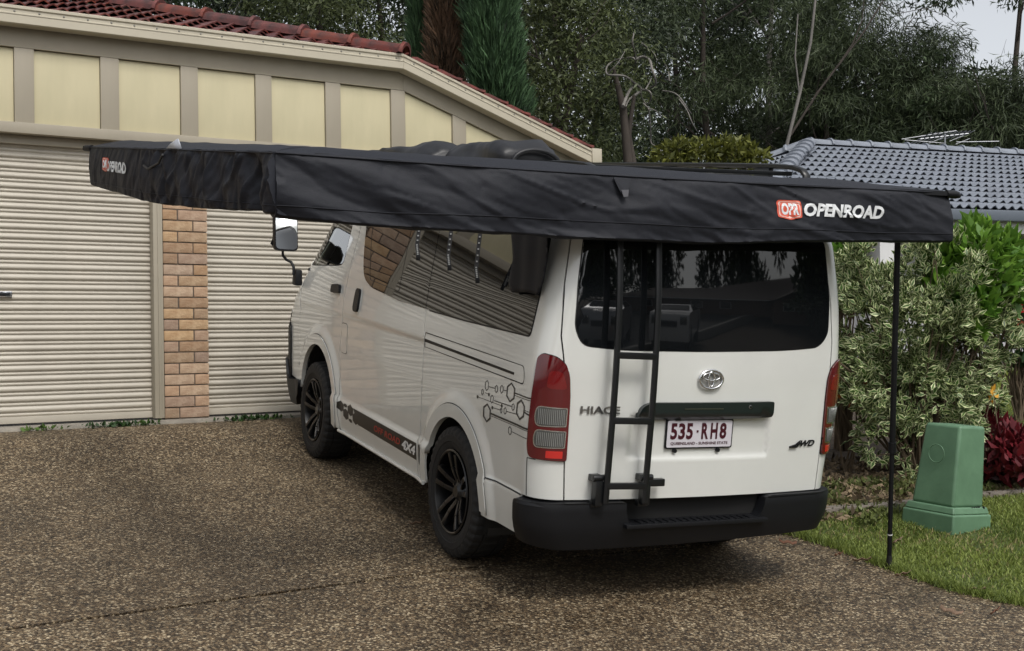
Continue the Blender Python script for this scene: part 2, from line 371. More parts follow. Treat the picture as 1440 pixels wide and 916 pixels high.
# driveway in two pours with an expansion joint between them
jl = [(-9.6, -0.55), (-2.06, 4.85), (-0.86, 5.735), (-0.02, 6.33), (1.62, 7.26)]; jw = np.array([-0.016, 0.024])
gl = lambda s, b: tuple(wall(s, b, 0)[:2])
front = [(-13, -3.0), (8.0, -3.0)]+[p for p in EDGE[1:] if p[1] < 7.3]+[tuple(np.array(p)-jw/2) for p in reversed(jl)]
back = [tuple(np.array(p)+jw/2) for p in jl]+[(1.55, 7.38)]+[p for p in EDGE if p[1] > 7.5][:-1]+[gl(3.75, -0.12), gl(-7, -0.12)]
gpatch('driveway', front, PEB, 0.0, 0.35, skirt=0.05)
gpatch('driveway', back, PEB, 0.0, 0.35, skirt=0.05)
# concrete strip at the garage threshold
CONC = mat('threshold_concrete', (0.34, 0.31, 0.26), 0.85, noise_amt=0.4, nscale=7, bump=0.3, bscale=60)
b_ = MB()
for s0 in np.arange(-7, 3.7, 1.0):
    pts = [wall(s, bb, z) for s in (s0, s0+1.0) for bb, z in ((-.13, .716), (-.125, .738), (.14, .745), (.14, .6), (-.13, .6))]
    b_.ring_loft([pts[:5], pts[5:]], cap=False)
o = b_.build('threshold_strip', CONC, None, smooth_=20); tag(o, kind='structure')
# lawn and garden on the right of the driveway
LX = [p for p in EDGE]
lawn_poly = [LX[0], *LX[1:9], (1.9, 7.75), (2.5, 7.95), (3.1, 8.25), (3.9, 8.6), (5.5, 9.6), (9.5, 12.2), (9.5, -3.0)]
gpatch('lawn', lawn_poly, TURF, 0.012, 0.3)
gpatch('garden_bed', [LX[8], *LX[9:], (3.0, 12.3), (4.6, 10.9), (5.5, 9.6), (3.9, 8.6), (3.1, 8.25), (2.5, 7.95), (1.9, 7.75)], SOIL, 0.02, 0.3)
gpatch('neighbour_lawn', [(5.5, 9.6), (4.6, 10.9), (3.0, 12.3), (3.4, 14.6), (8, 16.4), (14, 18.6), (20, 18.6), (20, 12.2), (9.5, 12.2)], TURF, 0.03, 0.4)
# street behind the viewer
o = sheet('street', np.array([-60, -20, -10, 0, 10, 20, 60.]), np.array([-12.5, -9, -6, -4.2]), ASPH, 0.0)
KERB = mat('kerb_concrete', (0.33, 0.32, 0.3), 0.85, noise_amt=.2)
zst = float(G(0, -5))
tag(quick('kerb', KERB, None, c=(-36.5, -4.1, float(G(-5, -4))+.02), d=(47, .18, .2)), kind='structure')
tag(quick('kerb', KERB, None, c=(34, -4.1, float(G(12, -4))+.02), d=(52, .18, .2)), kind='structure')
# ================================================================== GARAGE AND HOUSE
house = empty('brick_house', wall(0, 0, .7), 'cream and brick house with roller garage doors, panelled gable and red tiled roof', 'house')
RZW = Matrix.Rotation(WA, 4, 'Z')
def HM(s, b, z): return Matrix.Translation(Vector(wall(s, b, z))-Vector(wall(0, 0, .7))) @ RZW      # local axes: x along wall, y into house
BEIGE = mat('beige_trim_paint', (0.37, 0.33, 0.255), 0.55, noise_amt=.14, nscale=2.5, bump=.12, bscale=25, stretch=(1, 1, .3))
GUTT = mat('cream_gutter_paint', (0.50, 0.455, 0.355), 0.42, noise_amt=.1, nscale=2)
YEL = mat('yellow_panel_paint', (0.60, 0.54, 0.355), 0.6, noise_amt=.12, nscale=3.2, col2=(0.50, 0.455, 0.29), bump=.1, bscale=14, stretch=(1, 1, .25))
DOORM = mat('cream_steel_door', (0.49, 0.45, 0.375), 0.42, noise_amt=.16, nscale=2.2, stretch=(1, 1, .5))
BRICK = obj_random(mat('buff_brick', (0.46, 0.33, 0.22), 0.85, noise_amt=.55, nscale=14, col2=(0.30, 0.185, 0.11), bump=.5, bscale=45), .22, .006, .15)
MORT = mat('mortar', (0.14, 0.11, 0.085), 0.95, noise_amt=.4, nscale=30)
TILER = obj_random(mat('red_roof_tile', (0.17, 0.040, 0.030), 0.62, noise_amt=.7, nscale=9, col2=(0.045, 0.018, 0.016), bump=.3, bscale=50), .30, .006, .12)
def HB(s0, s1, b0, b1, z0, z1, name, m, bevel=.003, label=None):
    c = ((s1-s0)/2, (b1-b0)/2, (z1-z0)/2); mb = MB(); mb.box(c, (s1-s0, b1-b0, z1-z0)); o = mb.build(name, m, house, bevel=bevel, M=HM(s0, b0, z0))
    if label: o['label'] = label
    return o
# bricks: shared meshes, pillar between the doors and the piers beyond
def brick_mesh(L):
    mb = MB(); mb.box((L/2, .055, .038), (L, .11, .076)); o = mb.build('brick', BRICK, None, bevel=.003); me = o.data; bpy.data.objects.remove(o); return me
BM = {L: brick_mesh(L) for L in (.23, .11, .2, .1)}
def brick(L, s, b, z, rot=0):
    o = link('brick', BM[L], house, HM(s+random.uniform(-.002, .002), b+random.uniform(-.003, .003), z) @ Matrix.Rotation(rot+random.uniform(-.006, .006), 4, 'Z')); return o
def pier(s0, n_half, zc=25, left_ret=True, z0=.752):
    """courses of stretcher+header alternating, n_half = width in half bricks (odd)"""
    Wd = n_half*.12-.01
    for c in range(zc):
        z = z0+c*.0853; s = s0
        seq = [.23]*(n_half//2)+[.11] if c % 2 else [.11]+[.23]*(n_half//2)
        for L in seq: brick(L, s, 0, z); s += L+.01
        if left_ret: brick(.11 if c % 2 else .11, s0+.11, .115, z, PI/2)
    HB(s0+.006, s0+Wd-.006, .006, .24, .72, z0+zc*.0853, 'mortar', MORT, 0)
pier(0, 3); 
pier(2.83, 9)
pier(-3.02, 3, left_ret=False)
# roller doors
def door(s0, s1, handle=None):
    prof = []; z = .765; p = .0745
    while z < 2.80:
        prof += [(0.0, z), (-.012, z+.007), (-.016, z+.016), (-.013, z+.03), (-.004, z+.038), (-.002, z+.044), (-.010, z+.052), (-.012, z+.058), (-.009, z+.066), (0.0, z+.0705)]; z += p
    mb = MB(); rings = [[(x, y, zz-.76) for (y, zz) in prof] for x in np.linspace(0, s1-s0, 5)]
    mb.ring_loft(rings, cap=False, closed=False); o = mb.build('garage_door', DOORM, house, M=HM(s0, .10, .76), smooth_=50)
    mb = MB(); mb.box(((s1-s0)/2, -.012, .025), (s1-s0, .03, .05)); mb.build('bottom_rail', DOORM, o, bevel=.004)
    mb = MB(); mb.box(((s1-s0)/2, -.008, -.002), (s1-s0-.02, .03, .014)); mb.build('rubber_seal', SEAL, o)
    if handle is not None:
        mb = MB(); mb.box((handle, -.024, .94), (.13, .014, .045)); mb.build('door_handle', CHROME, o, bevel=.004)
        mb = MB(); mb.box((handle, -.034, .94), (.095, .012, .022)); mb.build('latch', BLACKP, o, bevel=.003)
    return o
door(-2.66, -.072, 1.51); door(.352, 2.83)
HB(-.077, -.004, -.005, .09, .755, 2.865, 'door_jamb', BEIGE, .004); HB(-.045, -.028, -.012, -.004, .755, 2.865, 'door_stop', BEIGE, .002)
HB(-2.73, -2.665, 0, .09, .755, 2.865, 'door_jamb', BEIGE, .004)
HB(-3.03, 3.9, .05, .30, 2.80, 2.863, 'lintel', BEIGE, .002)
# head beam, battens, panels, frieze
HB(-7, 3.9, -.035, .24, 2.866, 2.944, 'head_beam', BEIGE, .004)
ztop = lambda s: 3.49 if s < 2.1 else 3.49-.338*(s-2.1)
def poly_board(pts, b0, b1, name, m, bevel=.002):
    s0, z0 = pts[0]; mb = MB(); mb.ring_loft([[(s-s0, y-b0, z-z0) for s, z in pts] for y in (b1, b0)]); return mb.build(name, m, house, bevel=bevel, M=HM(s0, b0, z0), smooth_=20)
cs = [-1.003+.6105*k for k in range(-9, 8)]
for i, c in enumerate(cs):
    if c > -6.8 and c+.07 < 3.6:
        pts = [(c-.068, 2.946), (c+.068, 2.946), (c+.068, ztop(c+.068)), (c-.068, ztop(c-.068))]
        if c-.068 < 2.1 < c+.068: pts.insert(3, (2.1, 3.49))
        poly_board(pts, -.018, .03, 'batten', BEIGE)
    if i < len(cs)-1:
        a, b = c+.0705, cs[i+1]-.0705
        if a < 3.55 and a > -7: poly_board([(a, 2.95), (b, 2.95), (b, max(2.96, ztop(b)-.004)), (a, ztop(a)-.004)], .004, .035, 'panel', YEL, .0015)
poly_board([(-7, 3.491), (2.1, 3.491), (2.1, 3.70), (-7, 3.70)], -.022, .04, 'frieze_board', BEIGE)
poly_board([(2.101, 3.491), (3.7, 2.95), (4.3, 2.95), (2.101, 3.695)], -.022, .04, 'frieze_board', BEIGE)
HB(-7, 3.85, .036, .20, 2.945, 3.0, 'wall_plate', DARK, 0)
poly_board([(-7, 2.95), (3.75, 2.95), (2.1, 3.50), (-7, 3.50)], .04, .12, 'gable_backing', BEIGE, 0)
# side wall of the garage, running back
poly_board([(3.86, .70), (3.9, .70), (3.9, 2.9), (3.86, 2.9)], .12, 9.0, 'side_wall', mat('brick_wall_far', (0.36, 0.22, 0.12), .9, noise_amt=.4, nscale=12), 0)
HB(-7.2, -3.1, .01, .2, .7, 2.86, 'front_wall', MATS['brick_wall_far'], 0)
# gutter / barge capping: one moulded profile, along the eave and down the rake
def gut_prof(x0):   # (depth b, height) outline, front is negative b
    return [(0, 0), (-.10, .0), (-.108, .006), (-.108, .062), (-.112, .067), (-.112, .074), (-.108, .079), (-.108, .10), (-.118, .108), (-.118, .126), (-.108, .132), (0, .132)]
def gut(p0, p1, name, end=None):
    (s0, z0), (s1, z1) = p0, p1; mb = MB(); pr = gut_prof(0)
    mb.ring_loft([[(s-s0, y, z-z0+h) for y, h in pr] for s, z in ((s0, z0), (s1, z1))]); o = mb.build(name, GUTT, house, M=HM(s0, -.04, z0), smooth_=25)
    return o, s0, z0
GZ = 3.605
g1, _, _ = gut((-7, GZ-.0+.0), (2.04, GZ+.038), 'gutter'); g2, _, _ = gut((2.042, GZ+.038), (4.02, GZ+.038-.338*1.978), 'gutter')
mb = MB(); mb.ring_loft([[(x, y, z) for y, z in ((0, -.012), (-.126, -.012), (-.126, .145), (0, .145))] for x in (0, .11)])
mb.build('gutter_end_cap', GUTT, house, bevel=.003, M=HM(4.02, -.04, GZ+.03-.338*1.978+.0))
for k in range(60):                                             # fixings on the bead of the gutter
    s = -5.0+.17*k
    if s > 3.95: break
    z = GZ+.038*min(1, (s+7)/9.04) if s < 2.04 else GZ+.038-.338*(s-2.042)
    if k == 0:
        mb = MB(); mb.lathe([(0, .008), (-.003, .006), (-.004, .001)], 8, 'x'); o = mb.build('gutter_screw', mat('screw_grey', (.2, .19, .17), .5), house); SCR = o.data; bpy.data.objects.remove(o)
    link('gutter_screw', SCR, house, HM(s, -.149, z+.088) @ Matrix.Rotation(PI/2, 4, 'Z'))
# soffit
SOFF = mat('soffit_paint', (0.36, 0.33, 0.27), .7)
HB(-7, 2.06, -.04, .3, 3.704, 3.712, 'soffit', SOFF, 0)
# roof tiles -------------------------------------------------------
def tile_mesh(mname, Wt=.30, Lt=.35, waves=2, amp=.026):
    xs = np.linspace(0, Wt, waves*6+1); vs = []; fs = []
    prof = [amp*(.5+.5*math.cos(2*PI*(x/Wt*waves)))**1.3 for x in xs]
    n = len(xs)
    for (y, dz, k) in ((0, .014, 1), (Lt+.03, .0, .18)):
        vs += [(x, y, p*k+dz) for x, p in zip(xs, prof)]
    vs += [(x, 0.0, p+.002) for x, p in zip(xs, prof)]
    for i in range(n-1): fs.append((i, i+1, n+i+1, n+i)); fs.append((2*n+i, 2*n+i+1, i+1, i))
    mb = MB(); mb.add(vs, fs); o = mb.build('roof_tile', MATS[mname], None, smooth_=50); me = o.data; bpy.data.objects.remove(o); return me
TR = tile_mesh('red_roof_tile', .30, .34, 2, .04)
pit = math.atan(.338); zr = 3.745
def slope_tiles(parent, PM, me, rows, cols, keep, W_=.30, L_=.34, name='roof_tile'):
    """PM: matrix of the slope plane (x along eave, y up the slope)"""
    for r in range(rows):
        for c in range(cols):
            x, y = c*W_, r*L_
            if keep(x+W_/2, y+L_/2): link(name, me, parent, PM @ Matrix.Translation((x, y, random.uniform(-.002, .002))) @ Matrix.Rotation(random.uniform(-.008, .008), 4, 'Z'))
PMr = HM(-4.2, -.12, zr) @ Matrix.Rotation(pit, 4, 'X')
slope_tiles(house, PMr, TR, 10, 21, lambda x, y: x < 6.3-y*math.cos(pit)+.05 and y < 3.3)
HB(-7, 2.0, .0, .02, 3.70, 3.76, 'roof_batten', BEIGE, 0)
mb = MB(); mb.add([(-2.8, 0, 0), (6.25, 0, 0), (6.25-5.5, 5.5, 0), (-2.8, 5.5, 0)], [(0, 1, 2, 3)]); mb.build('roof_sheathing', MATS['red_roof_tile'], house, M=PMr @ Matrix.Translation((0, 0, -.012)), smooth_=0)
# ridge capping along the hip
def ridge_tiles(parent, p, q, m, n, r=.11, name='ridge_tile', M0=None):
    p, q = Vector(p), Vector(q); d = (q-p)/n; L = d.length; a, b = frame(d); mb = MB()
    prof = [(math.cos(t)*r, math.sin(t)*r*.75) for t in np.linspace(-.15, PI+.15, 9)]
    rings = [[(x*s_, y*s_+dz, yy) for x, y in prof] for yy, s_, dz in ((0, 1.1, .012), (.03, 1.12, .014), (.05, 1.0, .0), (L+.04, .96, -.006))]
    mb.ring_loft(rings, cap=False, closed=False); mb.add([(x*1.1, y*1.1+.012, 0) for x, y in prof]+[(x*.9, y*.9, 0) for x, y in prof], [(i, i+1, 9+i+1, 9+i) for i in range(8)])
    o = mb.build('t', m, None, smooth_=40); me = o.data; bpy.data.objects.remove(o); me.name = name
    R = Matrix((a, b, d.normalized())).transposed().to_4x4()
    for k in range(n): link(name, me, parent, Matrix.Translation(p+d*k) @ R @ Matrix.Rotation(random.uniform(-.02, .02), 4, 'Z'))
hb = Vector(wall(0, 0, .7))
ridge_tiles(house, Vector(wall(2.08, -.12, zr+.03))-hb, Vector(wall(2.08-4.2, 4.08, zr+.03+4.2*.338))-hb, TILER, 13, r=.115)
# main slope to the right of the hip: only its verge shows, one joined part
mb = MB()
for k in range(8):
    for j in range(3):
        s = 2.15+k*.24; z = 3.79-.338*(s-2.1); mb.ring_loft([[wall(s+dx, bb+j*.3, z-.338*dx+dz-.0)-np.array(hb) for dx, dz in ((0, 0), (.05, .02), (.2, .02), (.26, .035), (.26, .01), (0, -.02))] for bb in (-.10, .2)])
o = mb.build('verge_tiles', TILER, house, smooth_=30); o['kind'] = 'stuff'
# weeds growing at the threshold
# ================================================================== NEIGHBOUR'S HOUSE
nd = np.array([.937, .349, 0]); nb2 = np.array([-.349, .937, 0])
apex = at(1137, 205, 20.4); cornerF = np.array([*(apex-3.5*nd-4*nb2)[:2], 3.0]); 
EZ = 3.03
nh = empty('neighbour_house', (cornerF[0], cornerF[1], .7), 'pale rendered neighbouring house under a grey tiled hip roof behind the shrub', 'house')
nho = Vector((cornerF[0], cornerF[1], .7)); NRZ = Matrix.Rotation(math.atan2(nd[1], nd[0]), 4, 'Z')
def NM(s, b, z): return Matrix.Translation(Vector(cornerF*[1, 1, 0]+nd*s+nb2*b+np.array([0, 0, z]))-nho) @ NRZ
GTILE = obj_random(mat('grey_roof_tile', (0.255, 0.28, 0.325), 0.45, noise_amt=.25, nscale=3), .07, .005, .05)
RENDER = mat('pale_render', (0.50, 0.50, 0.51), .8, noise_amt=.12, nscale=2)
NGUT = mat('blue_grey_gutter', (0.12, 0.14, 0.17), .4)
rise = float(apex[2])-EZ; pn = math.atan(rise/4.0); TG = tile_mesh('grey_roof_tile', .30, .36, 2, .050)
SL = 4/math.cos(pn)
PMn = NM(0, 0, EZ) @ Matrix.Rotation(pn, 4, 'X')
sheath = MB(); z0 = -.01
def npt(s, b, z): return Vector(cornerF*[1, 1, 0]+nd*s+nb2*b+np.array([0, 0, z]))-nho
A0, A1 = npt(3.5, 4, EZ+rise-.03), npt(18, 4, EZ+rise-.03)
sheath.add([npt(0, 0, EZ-.03), npt(20, 0, EZ-.03), npt(20, 8, EZ-.03), npt(0, 8, EZ-.03), A0, A1], [(0, 1, 5, 4), (2, 3, 4, 5), (3, 0, 4), (1, 2, 5)])
sheath.build('roof_sheathing', GTILE, nh, smooth_=0)
slope_tiles(nh, PMn, TG, 12, 26, lambda x, y: x > y/SL*3.5-.05, .30, SL/12.05)
# hip end facing left: joined
HE = npt(0, 8, EZ)-npt(0, 0, EZ); mb = MB()
ph = math.atan(rise/3.5); SLh = 3.5/math.cos(ph)
PMh = NM(0, 8, EZ) @ Matrix.Rotation(-PI/2, 4, 'Z') @ Matrix.Rotation(ph, 4, 'X')
for r in range(11):
    for c in range(27):
        x, y = c*.30+.15, (r+.5)*SLh/11
        if abs(x-4) < 4*(1-y/SLh)+.05:
            Mx = PMh @ Matrix.Translation((c*.30, r*SLh/11, 0)); mb.add([Mx @ v.co for v in TG.vertices], [tuple(p.vertices) for p in TG.polygons])
o = mb.build('hip_end_tiles', GTILE, nh, smooth_=50); o['kind'] = 'stuff'
ridge_tiles(nh, npt(3.5, 4, EZ+rise+.03), npt(14.5, 4, EZ+rise+.03), GTILE, 28, r=.12)
ridge_tiles(nh, npt(0, 0, EZ+.03), npt(3.5, 4, EZ+rise+.04), GTILE, 14, r=.13)
ridge_tiles(nh, npt(0, 8, EZ+.03), npt(3.5, 4, EZ+rise+.04), GTILE, 14, r=.13)
def NB(s0, s1, b0, b1, z0, z1, name, m, bevel=.003, parent=None):
    mb = MB(); mb.box(((s1-s0)/2, (b1-b0)/2, (z1-z0)/2), (s1-s0, b1-b0, z1-z0)); o = mb.build(name, m, parent or nh, bevel=bevel, M=NM(s0, b0, z0)); return o
NB(-.08, 20, -.12, 0, EZ-.17, EZ-.02, 'gutter', NGUT, .02)
NB(-.08, .0, .0, 8, EZ-.17, EZ-.02, 'gutter', NGUT, .02)
NB(0, 20, 0.0, .02, EZ-.33, EZ-.16, 'fascia_board', mat('white_fascia', (.62, .62, .62), .6), .003)
NB(0.02, 20, 0.021, .6, EZ-.30, EZ-.285, 'soffit', MATS['white_fascia'], 0)
NWIN = mat('dark_window_glass', (.02, .022, .025), .05, spec=.8)
ALU = mat('white_window_frame', (.6, .6, .6), .4)
wins = [(.9, 2.1), (4.2, 6.0), (7.6, 9.4), (11.5, 13.3)]
prev = .6
for a_, b2 in wins:
    NB(prev, a_, .62, .8, .1, EZ-.28, 'wall', RENDER, 0); NB(a_, b2, .622, .8, .1, 1.55, 'wall', RENDER, 0); NB(a_, b2, .622, .8, 2.62, EZ-.28, 'wall', RENDER, 0)
    f = NB(a_, b2, .66, .72, 1.551, 2.619, 'window', ALU, .004)
    L_ = b2-a_
    for k in range(2):
        mb = MB(); mb.box((L_*(.27+.46*k), -.004, .535), (L_*.42, .02, .92)); mb.build('pane', NWIN, f)
    prev = b2
NB(prev, 20, .62, .8, .1, EZ-.28, 'wall', RENDER, 0)
NB(.6, .8, .8, 8, .1, EZ-.28, 'side_wall', RENDER, 0)
for s_ in (1.9, 3.3, 9.9): NB(s_, s_+.24, .08, .32, .3, EZ-.3, 'porch_post', MATS['white_fascia'], .01)
# TV aerial on the ridge
ANT = mat('aerial_aluminium', (.35, .36, .38), .4, metal=.6)
d_ = 20.4+1.2; base = at(1328, 218, d_); topm = at(1329, 188, d_)
an = empty('television_aerial', base, 'thin metal yagi television aerial standing on the grey roof ridge', 'aerial')
bo = Vector(base); P_ = lambda px, py, dd=0: Vector(at(px, py, d_+dd))-bo
mb = MB(); mb.tube([(0, 0, -.15), Vector(topm)-bo], .016); mb.build('mast', ANT, an)
mb = MB(); mb.tube([P_(1292, 196), P_(1362, 188)], .010); mb.build('boom', ANT, an)
for k in range(11):
    t = k/10; c0 = P_(1292, 196)*(1-t)+P_(1362, 188)*t; L_ = .55-.3*t
    mb = MB(); mb.tube([c0+Vector((.25, -.5, .12))*L_, c0-Vector((.25, -.5, .12))*L_], .0055, 6); mb.build('element', ANT, an)
for (a_, b2) in (((1268, 196), (1345, 184)), ((1272, 197), (1330, 202)), ((1345, 200), (1405, 199))):
    mb = MB(); mb.tube([P_(*a_), P_(*b2)], .007, 6); mb.build('element', ANT, an)
for (x, y) in ((1316, 199), (1345, 196), (1354, 200)):
    mb = MB(); mb.tube([P_(x-10, y+3), P_(x+10, y-5)], .006, 6); mb.build('element', ANT, an)
# ================================================================== VAN
van = empty('van', mtx=VM, label='white four wheel drive van parked on the driveway with its rear towards the viewer', cat='van')
HZL = np.array([(.25, .80), (.42, .825), (.6, .838), (.85, .8475), (1.05, .842), (1.15, .83), (1.4, .785), (1.72, .715), (1.83, .675), (1.9, .62)])
HZR = np.array([(.25, .83), (.42, .86), (.6, .875), (.75, .89), (.96, .918), (1.15, .922), (1.35, .915), (1.55, .90), (1.75, .872), (1.83, .84), (1.9, .79)])
RZ = np.array([(.3, .0), (.6, .0), (.95, .0), (1.1, .004), (1.2, .010), (1.45, .028), (1.75, .075), (1.85, .11)])
FZ = np.array([(.25, 4.50), (.4, 4.58), (.6, 4.62), (.85, 4.62), (1.0, 4.57), (1.15, 4.46), (1.25, 4.36), (1.75, 3.98), (1.86, 3.82)])
def sp(tab, z):                                             # smoothed table lookup
    z = np.asarray(z, float); k = .03
    return sum(np.interp(z+d, tab[:, 0], tab[:, 1])*w_ for d, w_ in ((-k, .25), (0, .5), (k, .25)))
RC = .12; RF = .34
def bow(x): return .045*(x/.72)**2
ARCH = ((.985, .355, .378), (3.50, .42, .40))
def body(X, z, s):
    """X: run round the body from the rear centre line, along the side, to the nose; s=-1 left, 1 right"""
    X = np.asarray(X, float); z = np.asarray(z, float)+0*X
    h = sp(HZL if s < 0 else HZR, z); ry = sp(RZ, z); fy = sp(FZ, z); c = h-RC; A = RC*PI/2
    y0 = ry+RC+bow(h); y1 = fy-RF; Ls = y1-y0; F = RF*PI/2
    a = np.clip((X-c)/RC, 0, PI/2); a2 = np.clip((X-c-A-Ls)/RF, 0, PI/2)
    side = np.clip(X-c-A, 0, Ls); fr = np.clip(X-c-A-Ls-F, 0, None)
    x = np.minimum(X, c)+RC*np.sin(a)-RF*(1-np.cos(a2))-fr
    xb = np.minimum(X, c)+RC*np.sin(a)
    y = ry+RC*(1-np.cos(a))+bow(np.minimum(xb, h))+side+RF*np.sin(a2)+.10*(1-np.clip(x/.5, 0, 1)**2)*(fr > 0)
    # relief of the pressings
    nx = np.where(a2 > 0, np.cos(a2), np.sin(a)); ny = np.where(a2 > 0, np.sin(a2), -np.cos(a))
    ys = y; on = smooth(.05, .16, ys)*(X > c)
    D = -.006*(1-smooth(1.060, 1.078, z))*on*smooth(.12, .3, ys)
    for (ya, za, ra) in ARCH:
        d = np.hypot(ys-ya, z-za); D = D+.020*(1-smooth(ra+.075, ra+.145, d))*on*(z > .3)
    led = .016*(1-smooth(.505, .532, z))*on*np.where((ys > .98) & (ys < 3.4), 1, 0)+.014*(1-smooth(.498, .51, z))*(ys < .97)*on
    D = D+led
    # rear: recess round the number plate
    rr = smooth(-.40, -.36, X*s)*(1-smooth(.395, .425, X*s))*smooth(.70, .722, z)*(1-smooth(.905, .915, z))
    D = D-.020*rr*(X < c)-.004*smooth(.60, .64, z)*(1-smooth(.66, .70, z))*(X < c)*0
    return np.stack([s*(x+nx*D), y+ny*D, z], -1)
def yX(y, z, s):
    z = np.asarray(z, float); h = sp(HZL if s < 0 else HZR, z); ry = sp(RZ, z)
    return (h-RC)+RC*PI/2+(np.asarray(y, float)-(ry+RC+bow(h)))
def side(s): return lambda y, z: body(yX(y, z, s), z, s)
def rear(x, z):
    x = np.asarray(x, float); z = np.asarray(z, float)+0*x
    return np.where((x > 0)[:, None], body(np.abs(x), z, 1), body(np.abs(x), z, -1))
def rearX(s): return lambda X, z: body(X, z, s)
patch.center = np.array([0, 2.3, 1.0])
def edgeX(z, s):                                            # tailgate shut line
    if s < 0: return np.interp(z, [.5, .7, .98, 1.17, 1.26, 1.49, 1.72, 1.86], [.688, .70, .712, .734, .746, .735, .70, .675])
    return np.interp(z, [.5, .7, .98, 1.26, 1.49, 1.72, 1.86], [.757, .767, .79, .80, .775, .73, .70])
def Xy(X, z, s):
    h = sp(HZL if s < 0 else HZR, z); ry = sp(RZ, z); return float((ry+RC+bow(h))+X-(h-RC)-RC*PI/2)
TOP = 1.855
def mirror_y(z): pass
SL_R = [(1.53, .30), (1.515, .45), (1.506, .59), (1.50, .83), (1.515, 1.07), (1.575, 1.237), (1.675, 1.733), (1.69, TOP)]
SL_F = [(2.99, .30), (3.0, .51), (3.035, .8), (3.03, 1.08), (3.07, 1.27), (3.08, 1.73), (3.08, TOP)]
sh = lambda L, d: [(y+d, z) for y, z in L]
def arc_hole(i): ya, za, ra = ARCH[i]; return circle((ya, za), ra, 72)
BIGWIN = [(.245, 1.24), (1.0, 1.237), (2.0, 1.25), (2.55, 1.288), (2.745, 1.335), (2.86, 1.48), (3.0, 1.735), (3.0, 1.765), (.31, 1.765), (.245, 1.42)]
CABWIN = [(3.235, 1.395), (3.37, 1.378), (3.93, 1.348), (4.10, 1.36), (4.03, 1.50), (3.86, 1.715), (3.80, 1.75), (3.27, 1.75)]
for s in (-1, 1):
    sm = side(s)
    # corner and quarter panel
    zz = [.512, .6, .7, .8, .98, 1.1, 1.17, 1.26, 1.38, 1.49, 1.6, 1.72, 1.8, TOP]
    left = [(Xy(edgeX(z, s)+.003, z, s), z) for z in zz]
    poly = [(.19, .512), (.195, .312), (1.53-.0042, .300)]+sh(SL_R, -.0042)[1:]+list(reversed(left))
    q = patch('quarter_panel', poly, sm, PAINT, van, step=.022, holes=[arc_hole(0)])
    poly = sh(SL_R, .0042)+list(reversed(sh(SL_F, -.004)))
    d = patch('sliding_door', poly, sm, PAINT, van, step=.028, holes=[arc_hole(0)])
    # cab door and the panel ahead of it
    CF = [(4.04, .62), (4.06, 1.0), (4.13, 1.30), (4.15, 1.36), (4.07, 1.52), (3.90, 1.745), (3.83, TOP)]
    poly = sh(SL_F, .004)+list(reversed(sh(CF, -.003)))
    cdoor = patch('front_door', poly, sm, PAINT, van, step=.025, holes=[arc_hole(1), rnd_poly(CABWIN, [.05, .02, .02, .05, .02, .04, .02, .04])])
    y_end = 5.6
    nose = sh(CF, .003)
    poly = [(3.85, .52), (4.037, .617)] if False else []
    zl = [.52, .62, .8, .97]
    poly = [(3.86, .46), (4.0, .52), (4.04, .617)]+[(y, z) for y, z in nose if .62 < z < 1.2]+[(4.14, 1.22)]+[(5.05, 1.20), (5.05, .50), (4.3, .50)]
    patch('front_fender', poly, sm, PAINT, van, step=.05, holes=[arc_hole(1)])
    # flares
    for i, (ya, za, ra) in enumerate(ARCH):
        a0, a1 = (math.radians(15), math.radians(205)) if i == 1 else (math.radians(18), math.radians(203))
        if i == 1: a0 = math.radians(5)
        wd = .066; outer = [(ya+(ra+wd)*math.cos(a), za+(ra+wd)*math.sin(a)) for a in np.linspace(a0, a1, 40)]+[(ya+(ra-.004)*math.cos(a), za+(ra-.004)*math.sin(a)) for a in np.linspace(a1, a0, 40)]
        patch('wheel_arch_flare', [p for p in outer if p[1] > .30], sm, PAINT, van, off=.007, step=.03, skirt=.03)
        seal = [(ya+(ra+wd+.005)*math.cos(a), za+(ra+wd+.005)*math.sin(a)) for a in np.linspace(a0, a1, 40)]+[(ya+(ra+wd-.01)*math.cos(a), za+(ra+wd-.01)*math.sin(a)) for a in np.linspace(a1, a0, 40)]
        patch('flare_seal', [p for p in seal if p[1] > .30], sm, SEAL, van, off=.0012, step=.03, skirt=0)
    # dark seals behind the shut lines
    def strip(name, line, wd=.016, off=-.009):
        pl = [(y-wd, z) for y, z in line]+[(y+wd, z) for y, z in reversed(line)]
        patch(name, pl, sm, SEAL, van, off=off, step=.04, skirt=0)
    strip('door_seal', SL_R); strip('door_seal', SL_F); strip('door_seal', CF)
    strip('tailgate_seal', [(Xy(edgeX(z, s), z, s), z) for z in zz], .018)
    # side glass: one long dark band in two panes
    wl = rnd_poly(BIGWIN, [.03, 0, 0, .05, .06, .02, .01, .05, .05, .02])
    inside_l = lambda z: np.interp(z, [1.237, 1.765], [1.575, 1.682])
    pr_ = [p for p in wl if p[0] < inside_l(p[1])-.004]; pf_ = [p for p in wl if p[0] > inside_l(p[1])+.004]
    ir = [i for i, p in enumerate(wl) if p[0] < inside_l(p[1])-.004]
    rearp = [(.245, 1.24), (1.0, 1.237), (1.571, 1.243), (1.678, 1.765), (.31, 1.765), (.245, 1.42)]
    frontp = [(1.579, 1.243), (2.0, 1.25), (2.55, 1.288), (2.745, 1.335), (2.86, 1.48), (3.0, 1.735), (3.0, 1.765), (1.686, 1.765)]
    gq = patch('quarter_window', rnd_poly(rearp, [.03, 0, .005, .005, .05, .02]), sm, TINT, q, off=.003, step=.05, skirt=.006)
    gs = patch('sliding_door_window', rnd_poly(frontp, [.005, 0, .06, .10, .03, .01, .05, .005]), sm, TINT, d, off=.003, step=.05, skirt=.006)
